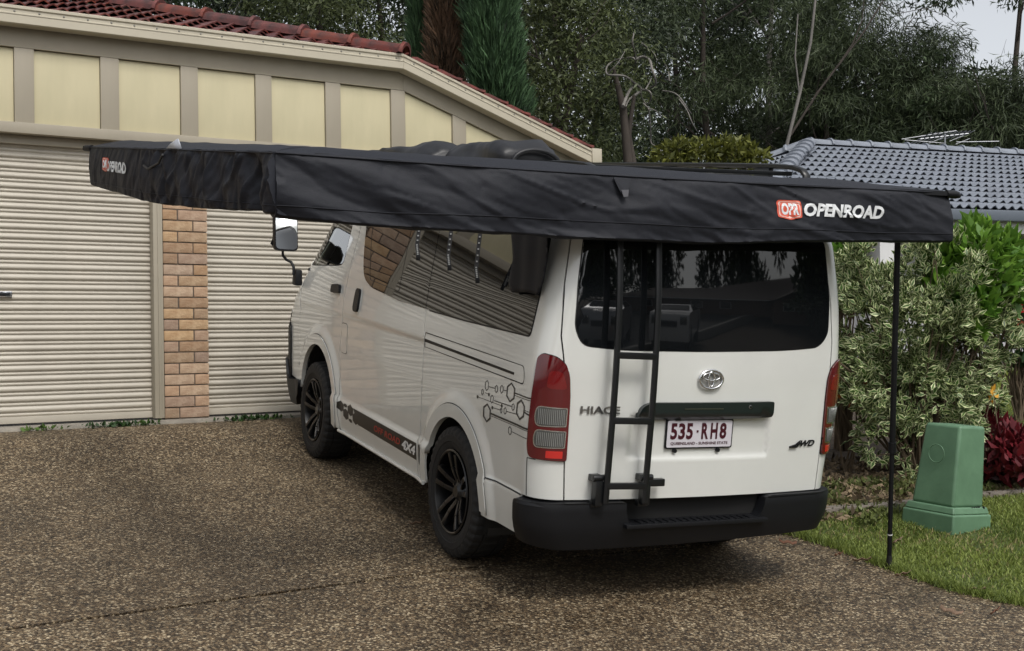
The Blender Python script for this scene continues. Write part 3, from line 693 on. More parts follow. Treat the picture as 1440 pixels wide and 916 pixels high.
    fr_ = rnd_poly([(2.05, 1.30), (2.62, 1.335), (2.80, 1.60), (2.84, 1.70), (2.12, 1.70)], .03)
    patch('vent_frame', fr_, sm, SEAL, d, off=.0042, step=.05, skirt=0, holes=[[(p[0]*.985+.0355, p[1]*.985+.0225) for p in fr_]])
    patch('quarter_window_seal', rnd_poly([(.238, 1.232), (1.0, 1.229), (1.54, 1.235), (1.54, 1.772), (.30, 1.772), (.236, 1.42)], .03), sm, SEAL, q, off=.0008, step=.06, skirt=0)
    # cab glass
    cw = rnd_poly(CABWIN, [.05, .02, .02, .05, .02, .04, .02, .04]); ctr = np.array([3.67, 1.55])
    big = [tuple(ctr+(np.array(p)-ctr)*1.012) for p in cw]; sml = [tuple(ctr+(np.array(p)-ctr)*.955) for p in cw]
    patch('window_seal', big, sm, SEAL, cdoor, off=-.004, step=.04, skirt=.01, holes=[sml])
    patch('front_door_window', sml, sm, GLASS, cdoor, off=-.007, step=.06, skirt=0)
    # handles
    hp = rnd_poly([(2.70, 1.115), (2.80, 1.115), (2.815, 1.265), (2.735, 1.265)], .04)
    patch('handle_recess', [tuple(np.array([2.762, 1.19])+(np.array(p)-[2.762, 1.19])*1.22) for p in hp], sm, PAINT, d, off=.002, step=.02, skirt=.003)
    patch('door_handle', hp, sm, BLACKP, d, off=.016, step=.02, skirt=.016)
    hp = rnd_poly([(3.14, 1.205), (3.33, 1.195), (3.345, 1.25), (3.18, 1.262)], .02)
    patch('handle_recess', rnd_poly([(3.13, 1.13), (3.35, 1.12), (3.355, 1.23), (3.15, 1.24)], .03), sm, PAINT, cdoor, off=.0015, step=.02, skirt=.003)
    patch('door_handle', hp, sm, BLACKP, cdoor, off=.020, step=.02, skirt=.02)
    patch('keyhole', rnd_poly([(4.0, 1.305), (4.055, 1.303), (4.06, 1.325), (4.005, 1.327)], .008), sm, BLACKP, cdoor, off=.008, step=.02, skirt=.008)
    if s < 0:                                               # fuel flap: outline gap and flap
        fo = rnd_poly([(2.875, .82), (3.012, .82), (3.035, 1.02), (2.905, 1.022)], .035); c0 = np.array([2.955, .92])
        patch('fuel_flap_gap', fo, sm, SEAL, d, off=.0008, step=.03, skirt=0)
        patch('fuel_flap', [tuple(c0+(np.array(p)-c0)*[.95, .96]) for p in fo], sm, PAINT, d, off=.0022, step=.03, skirt=.002)
    # sliding door rail
    ro = rnd_poly([(.225, 1.012), (1.505, 1.036), (1.51, 1.120), (.235, 1.100)], [.03, .002, .002, .03])
    ci = np.array([.87, 1.067]); ri = [tuple(ci+(np.array(p)-ci)*[.992, .89]) for p in ro]
    patch('rail_cover_gap', ro, sm, SEAL, q, off=.0008, step=.04, skirt=0, holes=[ri])
    patch('slide_rail', rnd_poly([(.345, 1.043), (1.507, 1.066), (1.507, 1.084), (.345, 1.055)], .003), sm, BLACKP, q, off=.0016, step=.04, skirt=.001)
    # mud panel join line and rocker lip
    patch('panel_gap', [(.19, .503), (.612, .503), (.612, .5085), (.19, .5085)], sm, SEAL, q, off=.0015, step=.03, skirt=0)
    pts = [tuple(side(s)(np.array([y]), np.array([.302]))[0]+np.array([s*.004, 0, -.008])) for y in np.linspace(1.39, 3.0, 12)]
    mb = MB(); mb.tube(pts, .011, 8); mb.build('sill_lip', PAINT, van)
    # front bumper
    bz = [(4.28, .50), (4.22, .47), (3.895, .507), (3.93, .40), (4.05, .30), (5.06, .27), (5.06, .62), (4.6, .62), (4.33, .60)]
    patch('front_bumper', bz, sm, BLACKP, van, off=.03, step=.06, skirt=.05)
    patch('headlight', rnd_poly([(4.42, .74), (4.92, .70), (4.96, .90), (4.50, 1.02), (4.36, .98)], .03), sm, CLEARL, van, off=.006, step=.05, skirt=.01)
    patch('bumper_corner_trim', [(4.30, .48), (4.24, .45), (4.255, .86), (4.30, .89), (4.335, .86)], sm, BLACKP, van, off=.012, step=.05, skirt=.02)
    # tail light
    dx = 0 if s < 0 else .078
    TL = rnd_poly([(.693, .693), (.862, .697), (.874, .75), (.872, .87), (.866, .98), (.846, 1.155), (.82, 1.174), (.762, 1.165), (.722, 1.133), (.702, 1.077), (.695, .98)], [.015, .03, .03, .02, .02, .02, .015, .02, .02, .02, .02])
    TL = [(x+dx, z) for x, z in TL]; rm = rearX(s)
    ct = np.array([.78+dx, .93])
    patch('light_seal', [tuple(ct+(np.array(p)-ct)*[1.05, 1.016]) for p in TL], rm, SEAL, van, off=.001, step=.02, skirt=0)
    tl = patch('tail_light', TL, rm, REDLENS, van, off=.011, step=.018, skirt=.014)
    for (z0, z1) in ((.846, .940), (.748, .834)):
        lp = rnd_poly([(.706+dx, z0+.004), (.836+dx, z0), (.844+dx, (z0+z1)/2), (.834+dx, z1), (.704+dx, z1-.004)], [.006, .03, .03, .03, .006])
        patch('lamp_bezel', lp, rm, CHROME, tl, off=.0125, step=.02, skirt=.002)
        c0 = np.array([.774+dx, (z0+z1)/2]); patch('lamp_lens', [tuple(c0+(np.array(p)-c0)*[.93, .90]) for p in lp], rm, CLEARL, tl, off=.014, step=.02, skirt=.0015)
        for k in range(15):
            x = .718+dx+k*.0075; patch('lens_rib', [(x, z0+.012), (x+.0028, z0+.012), (x+.0028, z1-.012), (x, z1-.012)], rm, mat('clear_rib', (.22, .225, .22), .15, coat=1), tl, off=.0155, step=.05, skirt=.0015)
    patch('reflector', rnd_poly([(.715+dx, .705), (.785+dx, .705), (.785+dx, .738), (.715+dx, .738)], .004), rm, REDREF, tl, off=.013, step=.03, skirt=.002)
    patch('brake_lamp', rnd_poly([(.712+dx, 1.02), (.80+dx, 1.02), (.79+dx, 1.10), (.735+dx, 1.10)], .02), rm, mat('deep_red_lens', (.16, .005, .006), .1, coat=1), tl, off=.0125, step=.03, skirt=.002)
    patch('panel_gap', [(.145, .515), (.150, .515), (.150, .69), (.145, .69)], sm, SEAL, q, off=.0012, step=.03, skirt=0)
    patch('panel_gap', [(.10, .688), (.148, .688), (.148, .692), (.10, .692)], sm, SEAL, q, off=.0012, step=.03, skirt=0)
# windscreen, nose
for s in (-1, 1):
    patch('windscreen_pillar', [(4.17, 1.21), (4.17, 1.37), (4.09, 1.525), (3.92, 1.75), (3.85, TOP), (3.98, TOP), (4.28, 1.40), (4.32, 1.21)], side(s), PAINT, van, step=.05)
    patch('windscreen', [(4.325, 1.215), (4.285, 1.40), (3.99, TOP-.03), (4.72, TOP-.03), (5.02, 1.40), (5.04, 1.215)], side(s), GLASS, van, step=.07, off=-.002, skirt=0)
    patch('grille', [(4.70, .66), (5.05, .66), (5.05, .93), (4.93, .93), (4.90, .70)], side(s), BLACKP, van, step=.06, off=.008)
# roof
cx, cy = 0.05, 2.05
def roofring(t, lift=0):
    Xs = []; P = []
    for s in (1, -1):
        L_ = 0; Xr = np.concatenate([np.linspace(0, .6, 6), np.linspace(.62, .95, 8), np.linspace(1.05, 3.9, 16), np.linspace(4.0, 5.1, 12)])
        p = body(Xr, np.full(len(Xr), 1.853), s)
        p = p[(p[:, 0]*s > .02)]
        P += list(p) if s > 0 else list(p[::-1])
    P = np.array(P); c = np.array([cx, 0, 0]); Q = P.copy()
    Q[:, 0] = cx+(P[:, 0]-cx)*(1-t); yl = (P[:, 1]-cy); Q[:, 1] = cy+yl*(1-t*.55*(np.abs(yl)/1.9)) if True else 0
    Q[:, 2] = 1.853+.135*(1-(1-t)**3.2)+.02*(1-((P[:, 1]-cy)/2)**2)*t
    return [tuple(q) for q in Q]
mb = MB(); mb.ring_loft([roofring(t) for t in (0, .01, .03, .06, .1, .16, .25, .4, .6, .8, .97)], cap=True)
mb.build('roof', PAINT, van, smooth_=60)
# tailgate
rr_ = [(edgeX(z, 1)-.004, z) for z in (.512, .6, .7, .85, .98, 1.1, 1.26, 1.38, 1.49, 1.6, 1.72, 1.8, TOP)]; ll_ = [(-(edgeX(z, -1)-.004), z) for z in (.512, .6, .7, .85, .98, 1.1, 1.17, 1.26, 1.38, 1.49, 1.6, 1.72, 1.8, TOP)]
gate = patch('tailgate', ll_[:1]+rr_+list(reversed(ll_))[:-1], rear, PAINT, van, step=.02, skirt=.02)
RW = rnd_poly([(-.642, 1.222), (-.45, 1.207), (0, 1.210), (.489, 1.221), (.70, 1.237), (.765, 1.30), (.765, 1.50), (.735, 1.785), (-.63, 1.785), (-.672, 1.50), (-.683, 1.30)], [.05, .1, .1, .1, .10, .06, .05, .06, .06, .05, .06])
patch('window_seal', [tuple(np.array([.05, 1.5])+(np.array(p)-[.05, 1.5])*[1.008, 1.014]) for p in RW], rear, SEAL, gate, off=.0008, step=.05, skirt=0)
patch('rear_window', RW, rear, TINT, gate, off=.003, step=.04, skirt=.004)
HP = rnd_poly([(-.355, .908), (.408, .914), (.408, .971), (-.295, .968), (-.342, .945)], [.004, .006, .012, .03, .02])
hd = patch('tailgate_handle', HP, rear, mat('black_satin_trim', (.010, .016, .017), .3, coat=.4), gate, off=.028, step=.03, skirt=.035)
text_on('handle_line', '-', lambda a, b: rear(a, b)+[0, -.031, 0], -.12, .939, .22, .004, GREYM, gate)
mb = MB(); c0 = rear(np.array([.26]), np.array([.948]))[0]; mb.lathe([(0, .009), (-.004, .009), (-.005, .006)], 14, 'x'); o = mb.build('keyhole', GREYM, gate); o.matrix_local = Matrix.Translation(Vector(c0)+Vector((0, -.026, 0))) @ Matrix.Rotation(PI/2, 4, 'Z')
# number plate
pc = rear(np.array([0.0]), np.array([.815]))[0]; PY = pc[1]-.007
plate = empty('number_plate'); plate.parent = van; plate.location = (0.003, PY, .815)
PMW = mat('plate_white', (.62, .60, .64), .35); MAR = mat('plate_maroon', (.055, .006, .014), .4)
def flat(y): return lambda a, b: np.stack([np.asarray(a), 0*np.asarray(a)+y, np.asarray(b)], -1)
sv = patch.center; patch.center = np.array([0, 10., 0])
def rect(x, z, w_, h_): return [(x-w_/2, z-h_/2), (x+w_/2, z-h_/2), (x+w_/2, z+h_/2), (x-w_/2, z+h_/2)]
patch('plate_frame', rnd_poly(rect(0, 0, .380, .142), .012), flat(-.002), BLACKP, plate, step=.1, skirt=.008)
patch('plate_sheet', rnd_poly(rect(0, 0, .366, .128), .009), flat(-.004), PMW, plate, step=.1, skirt=.002)
def ptxt(body_, x, z, w_, h_, m, bold=.02, shear=0): text_on('plate_lettering', body_, flat(-.0055), x, z, w_, h_, m, plate, bold=bold, shear=shear)
for ch, x in zip('535', (-.166, -.122, -.078)): ptxt(ch, x, -.026, .037, .078, MAR, .035)
for ch, x in zip('RH8', (.008, .060, .112)): ptxt(ch, x, -.026, .039, .078, MAR, .035)
mb = MB(); mb.box((-.015, -.0055, .012), (.010, .002, .010)); mb.build('plate_lettering', MAR, plate)
ptxt('QUEENSLAND - SUNSHINE STATE', -.162, -.054, .324, .016, MAR, .02)
for x, z in ((-.13, .070), (.095, .072)): mb = MB(); mb.box((x, -.006, z), (.03, .008, .012)); mb.build('plate_clip', BLACKP, plate, bevel=.002)
for x in (-.135, .11): mb = MB(); mb.tube([(x, .004, -.080), (x, -.010, -.080)], .010, 12); mb.build('plate_bolt', BLACKP, plate)
patch.center = sv
# badge: three ovals
def oval(cx_, cz_, rx, rz, r, m, parent, yoff=-.012, n=40, name='badge_ring'):
    P = rear(np.array([cx_+rx*math.cos(t) for t in np.linspace(0, 2*PI, n+1)]), np.array([cz_+rz*math.sin(t) for t in np.linspace(0, 2*PI, n+1)]))
    mb = MB(); mb.tube([tuple(p+[0, yoff, 0]) for p in P], r, 8, cap=False); return mb.build(name, m, parent, smooth_=80)
patch('badge_backing', circle((.031, 1.078), .066, 40, .044), rear, mat('badge_recess', (.35, .35, .33), .35), gate, off=.002, step=.03, skirt=.002)
oval(.031, 1.078, .066, .044, .0062, CHROME, gate); oval(.031, 1.091, .047, .018, .0042, CHROME, gate, -.014); oval(.031, 1.079, .017, .035, .0046, CHROME, gate, -.014)
text_on('model_lettering', 'HIACE', lambda a, b: rear(a, b)+[0, -.006, 0], -.642, .911, .198, .036, GREYM, gate, bold=.03)
text_on('drive_lettering', '4WD', lambda a, b: rear(a, b)+[0, -.006, 0], .585, .738, .135, .032, BLACKP, gate, bold=.05, shear=.35)
mb = MB(); P = [rear(np.array([x]), np.array([z]))[0]+[0, -.005, 0] for x, z in ((.552, .738), (.60, .738), (.63, .757), (.66, .772))]; mb.tube([tuple(p) for p in P[:2]]+[tuple(P[1])], .003); 
mb = MB(); mb.bar(P[0], P[1], .012, .006); mb.bar(P[0], P[2], .010, .006); mb.build('drive_lettering', BLACKP, gate)
# decals: lower stripe with hexagons and lettering, upper hexagon circuit
sL = side(-1)
def dec(name, poly, m=BLACKD, off=.0014, holes=()): return patch(name, poly, sL, m, van, off=off, step=.03, skirt=0, holes=holes)
def hexa(c, h, w_): return [(c[0]+w_*x, c[1]+h*z) for x, z in ((0, .5), (.5, .25), (.5, -.25), (0, -.5), (-.5, -.25), (-.5, .25))]
bnd = [(2.685, .497), (1.534, .489), (1.534, .392), (2.585, .404), (2.63, .45)]
dec('stripe_decal', bnd); dec('stripe_decal', [(1.502, .489), (1.425, .484), (1.435, .385), (1.502, .390)])
for c, h in (((2.944, .467), .074), ((2.741, .472), .078), ((2.842, .43), .076), ((2.640, .434), .080)): dec('hexagon_decal', hexa(c, h, .115))
for c in ((2.848, .487), (2.745, .403)): dec('hexagon_decal', hexa(c, .026, .07))
text_on('stripe_lettering', 'OFF ROAD', lambda a, b: sL(a, b)+[-.0035, 0, 0], 2.262, .425, .47, .040, REDD, van, bold=.03, shear=.2, flip=-1)
text_on('stripe_lettering', '4X4', lambda a, b: sL(a, b)+[-.0035, 0, 0], 1.765, .415, .222, .056, WHITED, van, bold=.05, shear=.2, flip=-1)
for c, h, t in (((.36, .958), .096, .008), ((.237, .896), .10, .009), ((.61, .818), .096, .009), ((.634, .95), .055, .004), ((.521, .95), .041, .004), ((.461, .958), .044, .004), ((.679, .911), .033, .004), ((.561, .894), .044, .004), ((.32, .895), .037, .004), ((.447, .856), .029, .004), ((.403, .863), .037, .004), ((.34, .779), .045, .004)):
    w_ = h*.95 if h > .08 else h*.8; dec('hexagon_decal', hexa(c, h, w_), holes=[hexa(c, h-2.3*t, w_-3*t)])
for c in ((.733, .878), (.601, .91), (.444, .88), (.549, .854)): dec('dot_decal', circle(c, .011, 10, .009))
for p, q_, t in (((.316, .962), (.13, .962), .007), ((.313, .951), (.13, .952), .003), ((.608, .948), (.541, .95), .004), ((.439, .956), (.405, .959), .004), ((.65, .912), (.613, .912), .003), ((.723, .879), (.444, .88), .003), ((.534, .891), (.337, .895), .005), ((.539, .855), (.458, .858), .003), ((.385, .863), (.277, .868), .004), ((.192, .902), (.13, .898), .003), ((.192, .893), (.13, .883), .008), ((.562, .823), (.13, .82), .009), ((.561, .812), (.13, .811), .003), ((.319, .778), (.13, .775), .003)):
    dec('line_decal', [(p[0], p[1]-t/2), (p[0], p[1]+t/2), (q_[0], q_[1]+t/2), (q_[0], q_[1]-t/2)])
# rear bumper: wraps both corners, with a step let into the middle
yb = .19; XLb = float(yX(yb, .4, -1)); XRb = float(yX(yb, .4, 1))
bp = [(-XLb, .318), (-.70, .290), (.70, .318), (XRb, .330), (XRb, .490), (.757, .506), (.44, .508), (.405, .498), (.375, .418), (.33, .392), (-.31, .384), (-.365, .405), (-.385, .44), (-.39, .500), (-.42, .503), (-.70, .504), (-XLb, .492)]
bp = rnd_poly(bp, [.02, .05, .05, .02, .02, .01, .01, .02, .04, .05, .05, .04, .02, .01, .01, .01, .02])
def bmap(x, z):
    P = rear(x, z); z = np.asarray(z)+0*np.asarray(x); c = np.array([0, .6, 0]); k = .030*np.clip((.40-z)/.1, 0, 1.2)**1.5+.006*smooth(.47, .50, z)-.006*smooth(.400, .412, z)*(1-smooth(.455, .47, z))*0; v = c-P; v[:, 2] = 0; v /= np.linalg.norm(v, axis=1)[:, None]; return P+v*k[:, None]
rb = patch('rear_bumper', bp, bmap, BLACKP, van, off=.036, step=.03, skirt=.06)
mb = MB(); mb.box((.0, .0, .395), (.80, .11, .02)); mb.build('bumper_step', BLACKP, rb, bevel=.004)
mb = MB(); mb.box((0, .06, .44), (.86, .02, .16)); mb.build('bumper_recess', DARK, rb)
for k in range(17):
    mb = MB(); mb.box((-.31+k*.0385, -.012, .407), (.020, .06, .006)); mb.build('step_rib', BLACKP, rb, bevel=.002)
pts = rear(np.linspace(-.72, .74, 20), np.full(20, .508)); mb = MB()
mb.ring_loft([[tuple(p+[0, a, b]) for a, b in ((-.036, 0), (-.036, .004), (.02, .004), (.02, -.02))] for p in rear(np.linspace(.42, .80, 8), np.full(8, .500))]); mb.build('bumper_top', BLACKP, rb)
mb = MB(); mb.ring_loft([[tuple(p+[0, a, b]) for a, b in ((-.036, 0), (-.036, .004), (.02, .004), (.02, -.02))] for p in rear(np.linspace(-.70, -.40, 8), np.full(8, .500))]); mb.build('bumper_top', BLACKP, rb)
for s in (-1, 1):
    Xs_ = np.linspace(.66, float(yX(yb, .4, s)), 26); top_ = body(Xs_, np.full(26, .486), s); cen = np.array([0, .6, .486]); v_ = top_-cen; v_ /= np.linalg.norm(v_, axis=1)[:, None]
    mb = MB(); mb.ring_loft([[tuple(p+u*a+np.array([0, 0, b])) for a, b in ((.036, -.004), (.030, .012), (-.03, .014), (-.03, -.02))] for p, u in zip(top_, v_)]); mb.build('bumper_top', BLACKP, rb, smooth_=50)
# ladder
lad = empty('ladder'); lad.parent = van
def lp(x, z, dy=-.075): return (x, float(sp(RZ, z))+bow(x)+dy, z)
RX = (-.515, -.318)
for x in RX:
    tl_ = -.004 if x < -.4 else .02
    pts = [lp(x+tl_*0+(z-1.2)*.012, z+.012) for z in np.linspace(.50, 1.80, 16)]+[lp(x+.005, 1.86, -.06), (x+.01, .20, 1.95), (x+.01, .32, 1.99), (x+.01, .45, 2.0)]
    mb = MB()
    for p, q_ in zip(pts[:-1], pts[1:]): pass
    rings = []
    for i, p in enumerate(pts):
        d_ = Vector(pts[min(i+1, len(pts)-1)])-Vector(pts[max(i-1, 0)]); a, b = frame(d_, (0, 1, .01)); 
        rings.append([tuple(Vector(p)+a*u*.0145+b*v*.010) for u, v in ((-1, -.5), (-.5, -1), (.5, -1), (1, -.5), (1, .5), (.5, 1), (-.5, 1), (-1, .5))])
    mb.ring_loft(rings); mb.build('ladder_rail', BLACKM, lad, smooth_=50)
for z in (.592, .893, 1.190, 1.76):
    a, b = lp(RX[0]+(z-1.2)*.012, z), lp(RX[1]+(z-1.2)*.012, z-.002); mb = MB(); mb.bar(a, b, .022, .030); mb.build('ladder_rung', BLACKM, lad, bevel=.004)
for x in (-.565, -.325):
    mb = MB(); p = lp(x, .56, -.035); mb.box((p[0]+.012, p[1]-.015, .555), (.038, .045, .115)); mb.box((p[0]+.012, p[1]+.01, .62), (.05, .05, .03)); mb.tube([(p[0]-.02, p[1]-.02, .625), (p[0]+.045, p[1]-.02, .625)], .016, 10); mb.box((p[0]+.015, p[1]+.01, .50), (.055, .03, .03)); mb.build('ladder_bracket', BLACKM, lad, bevel=.004)
mb = MB(); p = lp(-.27, .585, -.05); mb.box((p[0], p[1], .60), (.11, .03, .035)); mb.build('ladder_bracket', BLACKM, lad, bevel=.005)
# mirrors on their arms
for s in (-1, 1):
    mr = empty('door_mirror'); mr.parent = van
    T_ = lambda x, y, z: (s*x, y, z)
    M_ = Vector((s*.955, 4.16, 1.575))
    R = Matrix.Rotation(s*math.radians(-10), 4, 'Z') @ Matrix.Rotation(math.radians(-9), 4, 'X')
    hx, hz = .092, .138
    def ring(k, y, r=.035): return [tuple(M_+R.to_3x3() @ Vector((a, y, b))) for a, b in rnd_poly([(-hx*k, -hz*k), (hx*k, -hz*k), (hx*k, hz*k), (-hx*k, hz*k)], r, 4)]
    mb = MB(); mb.ring_loft([ring(1, -.015), ring(1.02, .0), ring(.98, .03), ring(.7, .065)]); mb.build('mirror_shell', BLACKP, mr, smooth_=40)
    mb = MB(); mb.ring_loft([ring(.93, -.0165), ring(.93, -.0185)]); mb.build('mirror_glass', mat('mirror_silver', (.85, .88, .9), .01, metal=1), mr, smooth_=30)
    mb = MB(); mb.tube([T_(1.035, 4.17, 1.53), T_(1.05, 4.18, 1.485), T_(1.02, 4.19, 1.465), T_(.96, 4.2, 1.445), T_(.955, 4.2, 1.40), T_(.93, 4.19, 1.37), T_(.90, 4.16, 1.355), T_(.885, 4.14, 1.32), T_(.885, 4.13, 1.26)], .0105, 10); mb.tube([T_(.96, 4.2, 1.44), T_(.96, 4.18, 1.475)], .012, 10); mb.build('mirror_arm', BLACKP, mr, smooth_=60)
    mb = MB(); mb.box(T_(.855, 4.13, 1.245), (.06, .10, .12), taper=(.85, .8)); mb.build('mirror_base', BLACKP, mr, bevel=.015)
# wheels
def wheel(y, z, s, steer=0):
    w_ = empty('wheel'); w_.parent = van; w_.matrix_local = Matrix.Translation((s*.745, y, z)) @ Matrix.Rotation(0 if s > 0 else PI, 4, 'Z')
    if wheel.first is None:
        n = 200; prof = [(-.09, .222), (-.105, .25), (-.115, .30), (-.108, .325), (-.094, .338), (-.055, .343), (-.052, .336), (-.046, .336), (-.043, .344), (0, .345), (.043, .344), (.046, .336), (.052, .336), (.055, .343), (.094, .338), (.108, .325), (.115, .305), (.1165, .297), (.1185, .294), (.118, .262), (.1145, .258), (.111, .238), (.104, .222), (.085, .219)]
        mb = MB(); rings = []
        for a, r in prof:
            ring = []
            for k in range(n):
                t = 2*PI*k/n; rr2 = r
                if r > .322: rr2 -= .006 if (k % 5 == 0) else 0
                if .297 < r <= .322 and abs(a) > .1: rr2 -= 0; 
                aa = a+(.0035*np.sign(a) if (.30 < r < .342 and abs(a) > .09 and k % 5 in (2, 3)) else 0)
                ring.append((aa, rr2*math.cos(t), rr2*math.sin(t)))
            rings.append(ring)
        mb.ring_loft(rings, cap=False); ty = mb.build('tyre', RUBBER, w_, smooth_=30)
        mb = MB(); mb.lathe([(.112, .221), (.116, .214), (.112, .207), (.06, .198), (-.05, .19), (-.09, .215), (-.10, .222)], 72); mb.lathe([(.0, .198), (.0, .0)], 48); rm = mb.build('rim', RIMM, w_, smooth_=35)
        sps = []
        for k in range(5):
            a = k*2*PI/5+.35
            for da, w2 in ((-.21, .036), (.21, .036)):
                p0 = (.050, .045*math.cos(a+da*2.2), .045*math.sin(a+da*2.2)); p1 = (.085, .13*math.cos(a+da*1.15), .13*math.sin(a+da*1.15)); p2 = (.102, .205*math.cos(a+da*.95), .205*math.sin(a+da*.95))
                mb = MB(); mb.bar(p0, p1, .026, w2, up=(1, 0, 0)); mb.bar(p1, p2, .026, w2*.9, up=(1, 0, 0)); o = mb.build('spoke', RIMM, w_, bevel=.003)
                mb = MB(); q1 = (p1[0]+.0145, p1[1], p1[2]); q2 = (p2[0]+.0145, p2[1], p2[2]); mb.bar(q1, q2, .002, .006, up=(1, 0, 0)); mb.build('spoke_edge', RIME, w_)
        mb = MB(); mb.lathe([(.03, .075), (.055, .070), (.075, .045), (.082, .034), (.086, .030), (.086, 0)], 36); mb.build('hub_cap', RIMM, w_, smooth_=40)
        for k in range(6):
            a = k*PI/3+.5; mb = MB(); mb.tube([(.05, .057*math.cos(a), .057*math.sin(a)), (.078, .057*math.cos(a), .057*math.sin(a))], .009, 6); mb.build('wheel_nut', RIMM, w_)
        mb = MB(); mb.tube([(.1, .185*math.cos(2.5), .185*math.sin(2.5)), (.118, .178*math.cos(2.5), .178*math.sin(2.5))], .004, 6); mb.build('valve', SEAL, w_)
        wheel.first = w_
    else:
        for ch in list(wheel.first.children):
            c = ch.copy(); COL.objects.link(c); c.parent = w_; c.matrix_local = ch.matrix_local.copy()
    return w_
wheel.first = None
HZ_ = .345
wheel(.96, HZ_, -1); wheel(3.53, HZ_, -1); wheel(.96, HZ_, 1); wheel(3.53, HZ_, 1)
# underbody, wheel housings, cabin
for s in (-1, 1):
    for ya, za, ra in ARCH:
        mb = MB(); r2 = ra+.012; ring = [(ya+r2*math.cos(a), za+r2*math.sin(a)) for a in np.linspace(-.4, PI+.4, 30)]
        mb.ring_loft([[(x, y, z) for y, z in ring] for x in (s*.815, s*.50)], cap=False, closed=False); mb.add([(s*.50, y, z) for y, z in ring], [tuple(range(30))]); mb.build('wheel_housing', DARK, van, smooth_=40)
mb = MB(); mb.box((0, 2.3, .36), (1.0, 4.3, .10)); mb.box((0, 2.3, .30), (.16, 3.8, .08)); mb.build('chassis', DARK, van)
for y0_, y1_ in ((.12, .60), (1.38, 3.08), (3.92, 4.3)):
    mb = MB(); mb.box((0, (y0_+y1_)/2, .33), (1.58, y1_-y0_, .06)); mb.build('floor_pan', DARK, van)
for y in (.96, 3.53):
    mb = MB(); mb.tube([(-.66, y, .345), (.66, y, .345)], .045, 12); mb.lathe([(-.10, .06), (-.07, .12), (.07, .12), (.10, .06)], 20, 'x', (0, y, .345)); mb.build('axle', DARK, van)
mb = MB(); mb.tube([(.35, .6, .30), (.3, 1.5, .3), (.2, 3, .3)], .03, 10); mb.build('exhaust_pipe', mat('exhaust_steel', (.12, .11, .1), .5, metal=1), van)
for x in (-.66, .66):
    mb = MB(); mb.box((x, .62-.0, .33), (.26, .012, .26)); mb.build('mud_flap', SEAL, van)
CLOTH = mat('grey_seat_cloth', (.05, .05, .052), .9, noise_amt=.3, nscale=20)
mb = MB(); mb.box((0, 3.02, 1.05), (1.36, .03, 1.5)); mb.build('bulkhead', DARK, van)
mb = MB(); mb.box((0, 3.6, .80), (1.5, 1.1, .05)); mb.build('cab_floor', DARK, van)
for x in (-.38, .42):
    st = empty('seat'); st.parent = van; st.location = (x, 3.3, .85)
    mb = MB(); mb.box((0, .12, .08), (.5, .5, .16)); mb.build('seat_cushion', CLOTH, st, bevel=.04)
    mb = MB(); mb.box((0, -.13, .42), (.48, .13, .62), R=Matrix.Rotation(.15, 3, 'X')); mb.build('backrest', CLOTH, st, bevel=.04)
    mb = MB(); mb.box((0, -.17, .82), (.26, .09, .17)); mb.build('headrest', CLOTH, st, bevel=.03)
mb = MB(); mb.box((0, 4.1, 1.17), (1.5, .35, .22)); mb.build('dashboard', BLACKP, van, bevel=.04)
sw = MB(); cs_ = Vector((.42, 3.86, 1.30)); Rw = Matrix.Rotation(math.radians(55), 3, 'X')
sw.tube([tuple(cs_+Rw @ Vector((.19*math.cos(t), .19*math.sin(t), 0))) for t in np.linspace(0, 2*PI, 33)], .014, 8, cap=False)
for t in (0, PI*.66, PI*1.33): sw.bar(cs_, cs_+Rw @ Vector((.18*math.cos(t+PI/2), .18*math.sin(t+PI/2), 0)), .03, .02)
sw.build('steering_wheel', BLACKP, van)
# roof rack: flat platform with side rails
rk = empty('roof_rack'); rk.parent = van
for x in (.70, -.52):
    up_ = 0 if x > 0 else -.085; mb = MB(); pts = [(x, y_, z_+up_) for y_, z_ in ((.262, 2.05), (.258, 2.09), (.29, 2.118), (.36, 2.136), (.5, 2.145), (1.1, 2.160), (1.9, 2.175), (2.7, 2.190), (2.8, 2.17))]
    rings = [];
    for i, p in enumerate(pts):
        d_ = Vector(pts[min(i+1, len(pts)-1)])-Vector(pts[max(i-1, 0)]); a, b = frame(d_, (1, 0, 0)); rings.append([tuple(Vector(p)+a*u*.013+b*v*.02) for u, v in ((-1, -.6), (-.6, -1), (.6, -1), (1, -.6), (1, .6), (.6, 1), (-.6, 1), (-1, .6))])
    mb.ring_loft(rings); mb.build('rack_rail', BLACKM, rk, smooth_=50)
    for y in (.62, 1.6, 2.6): mb = MB(); mb.box((x, y, 2.055+up_*.6), (.03, .13, .16+up_)); mb.build('rack_foot', BLACKM, rk, bevel=.004)
for y in np.linspace(.40, 2.65, 7): mb = MB(); mb.bar((-.52, y, 2.045), (.70, y, 2.10+.01*y), .05, .022); mb.build('crossbar', BLACKM, rk, bevel=.003)
patch.center = None
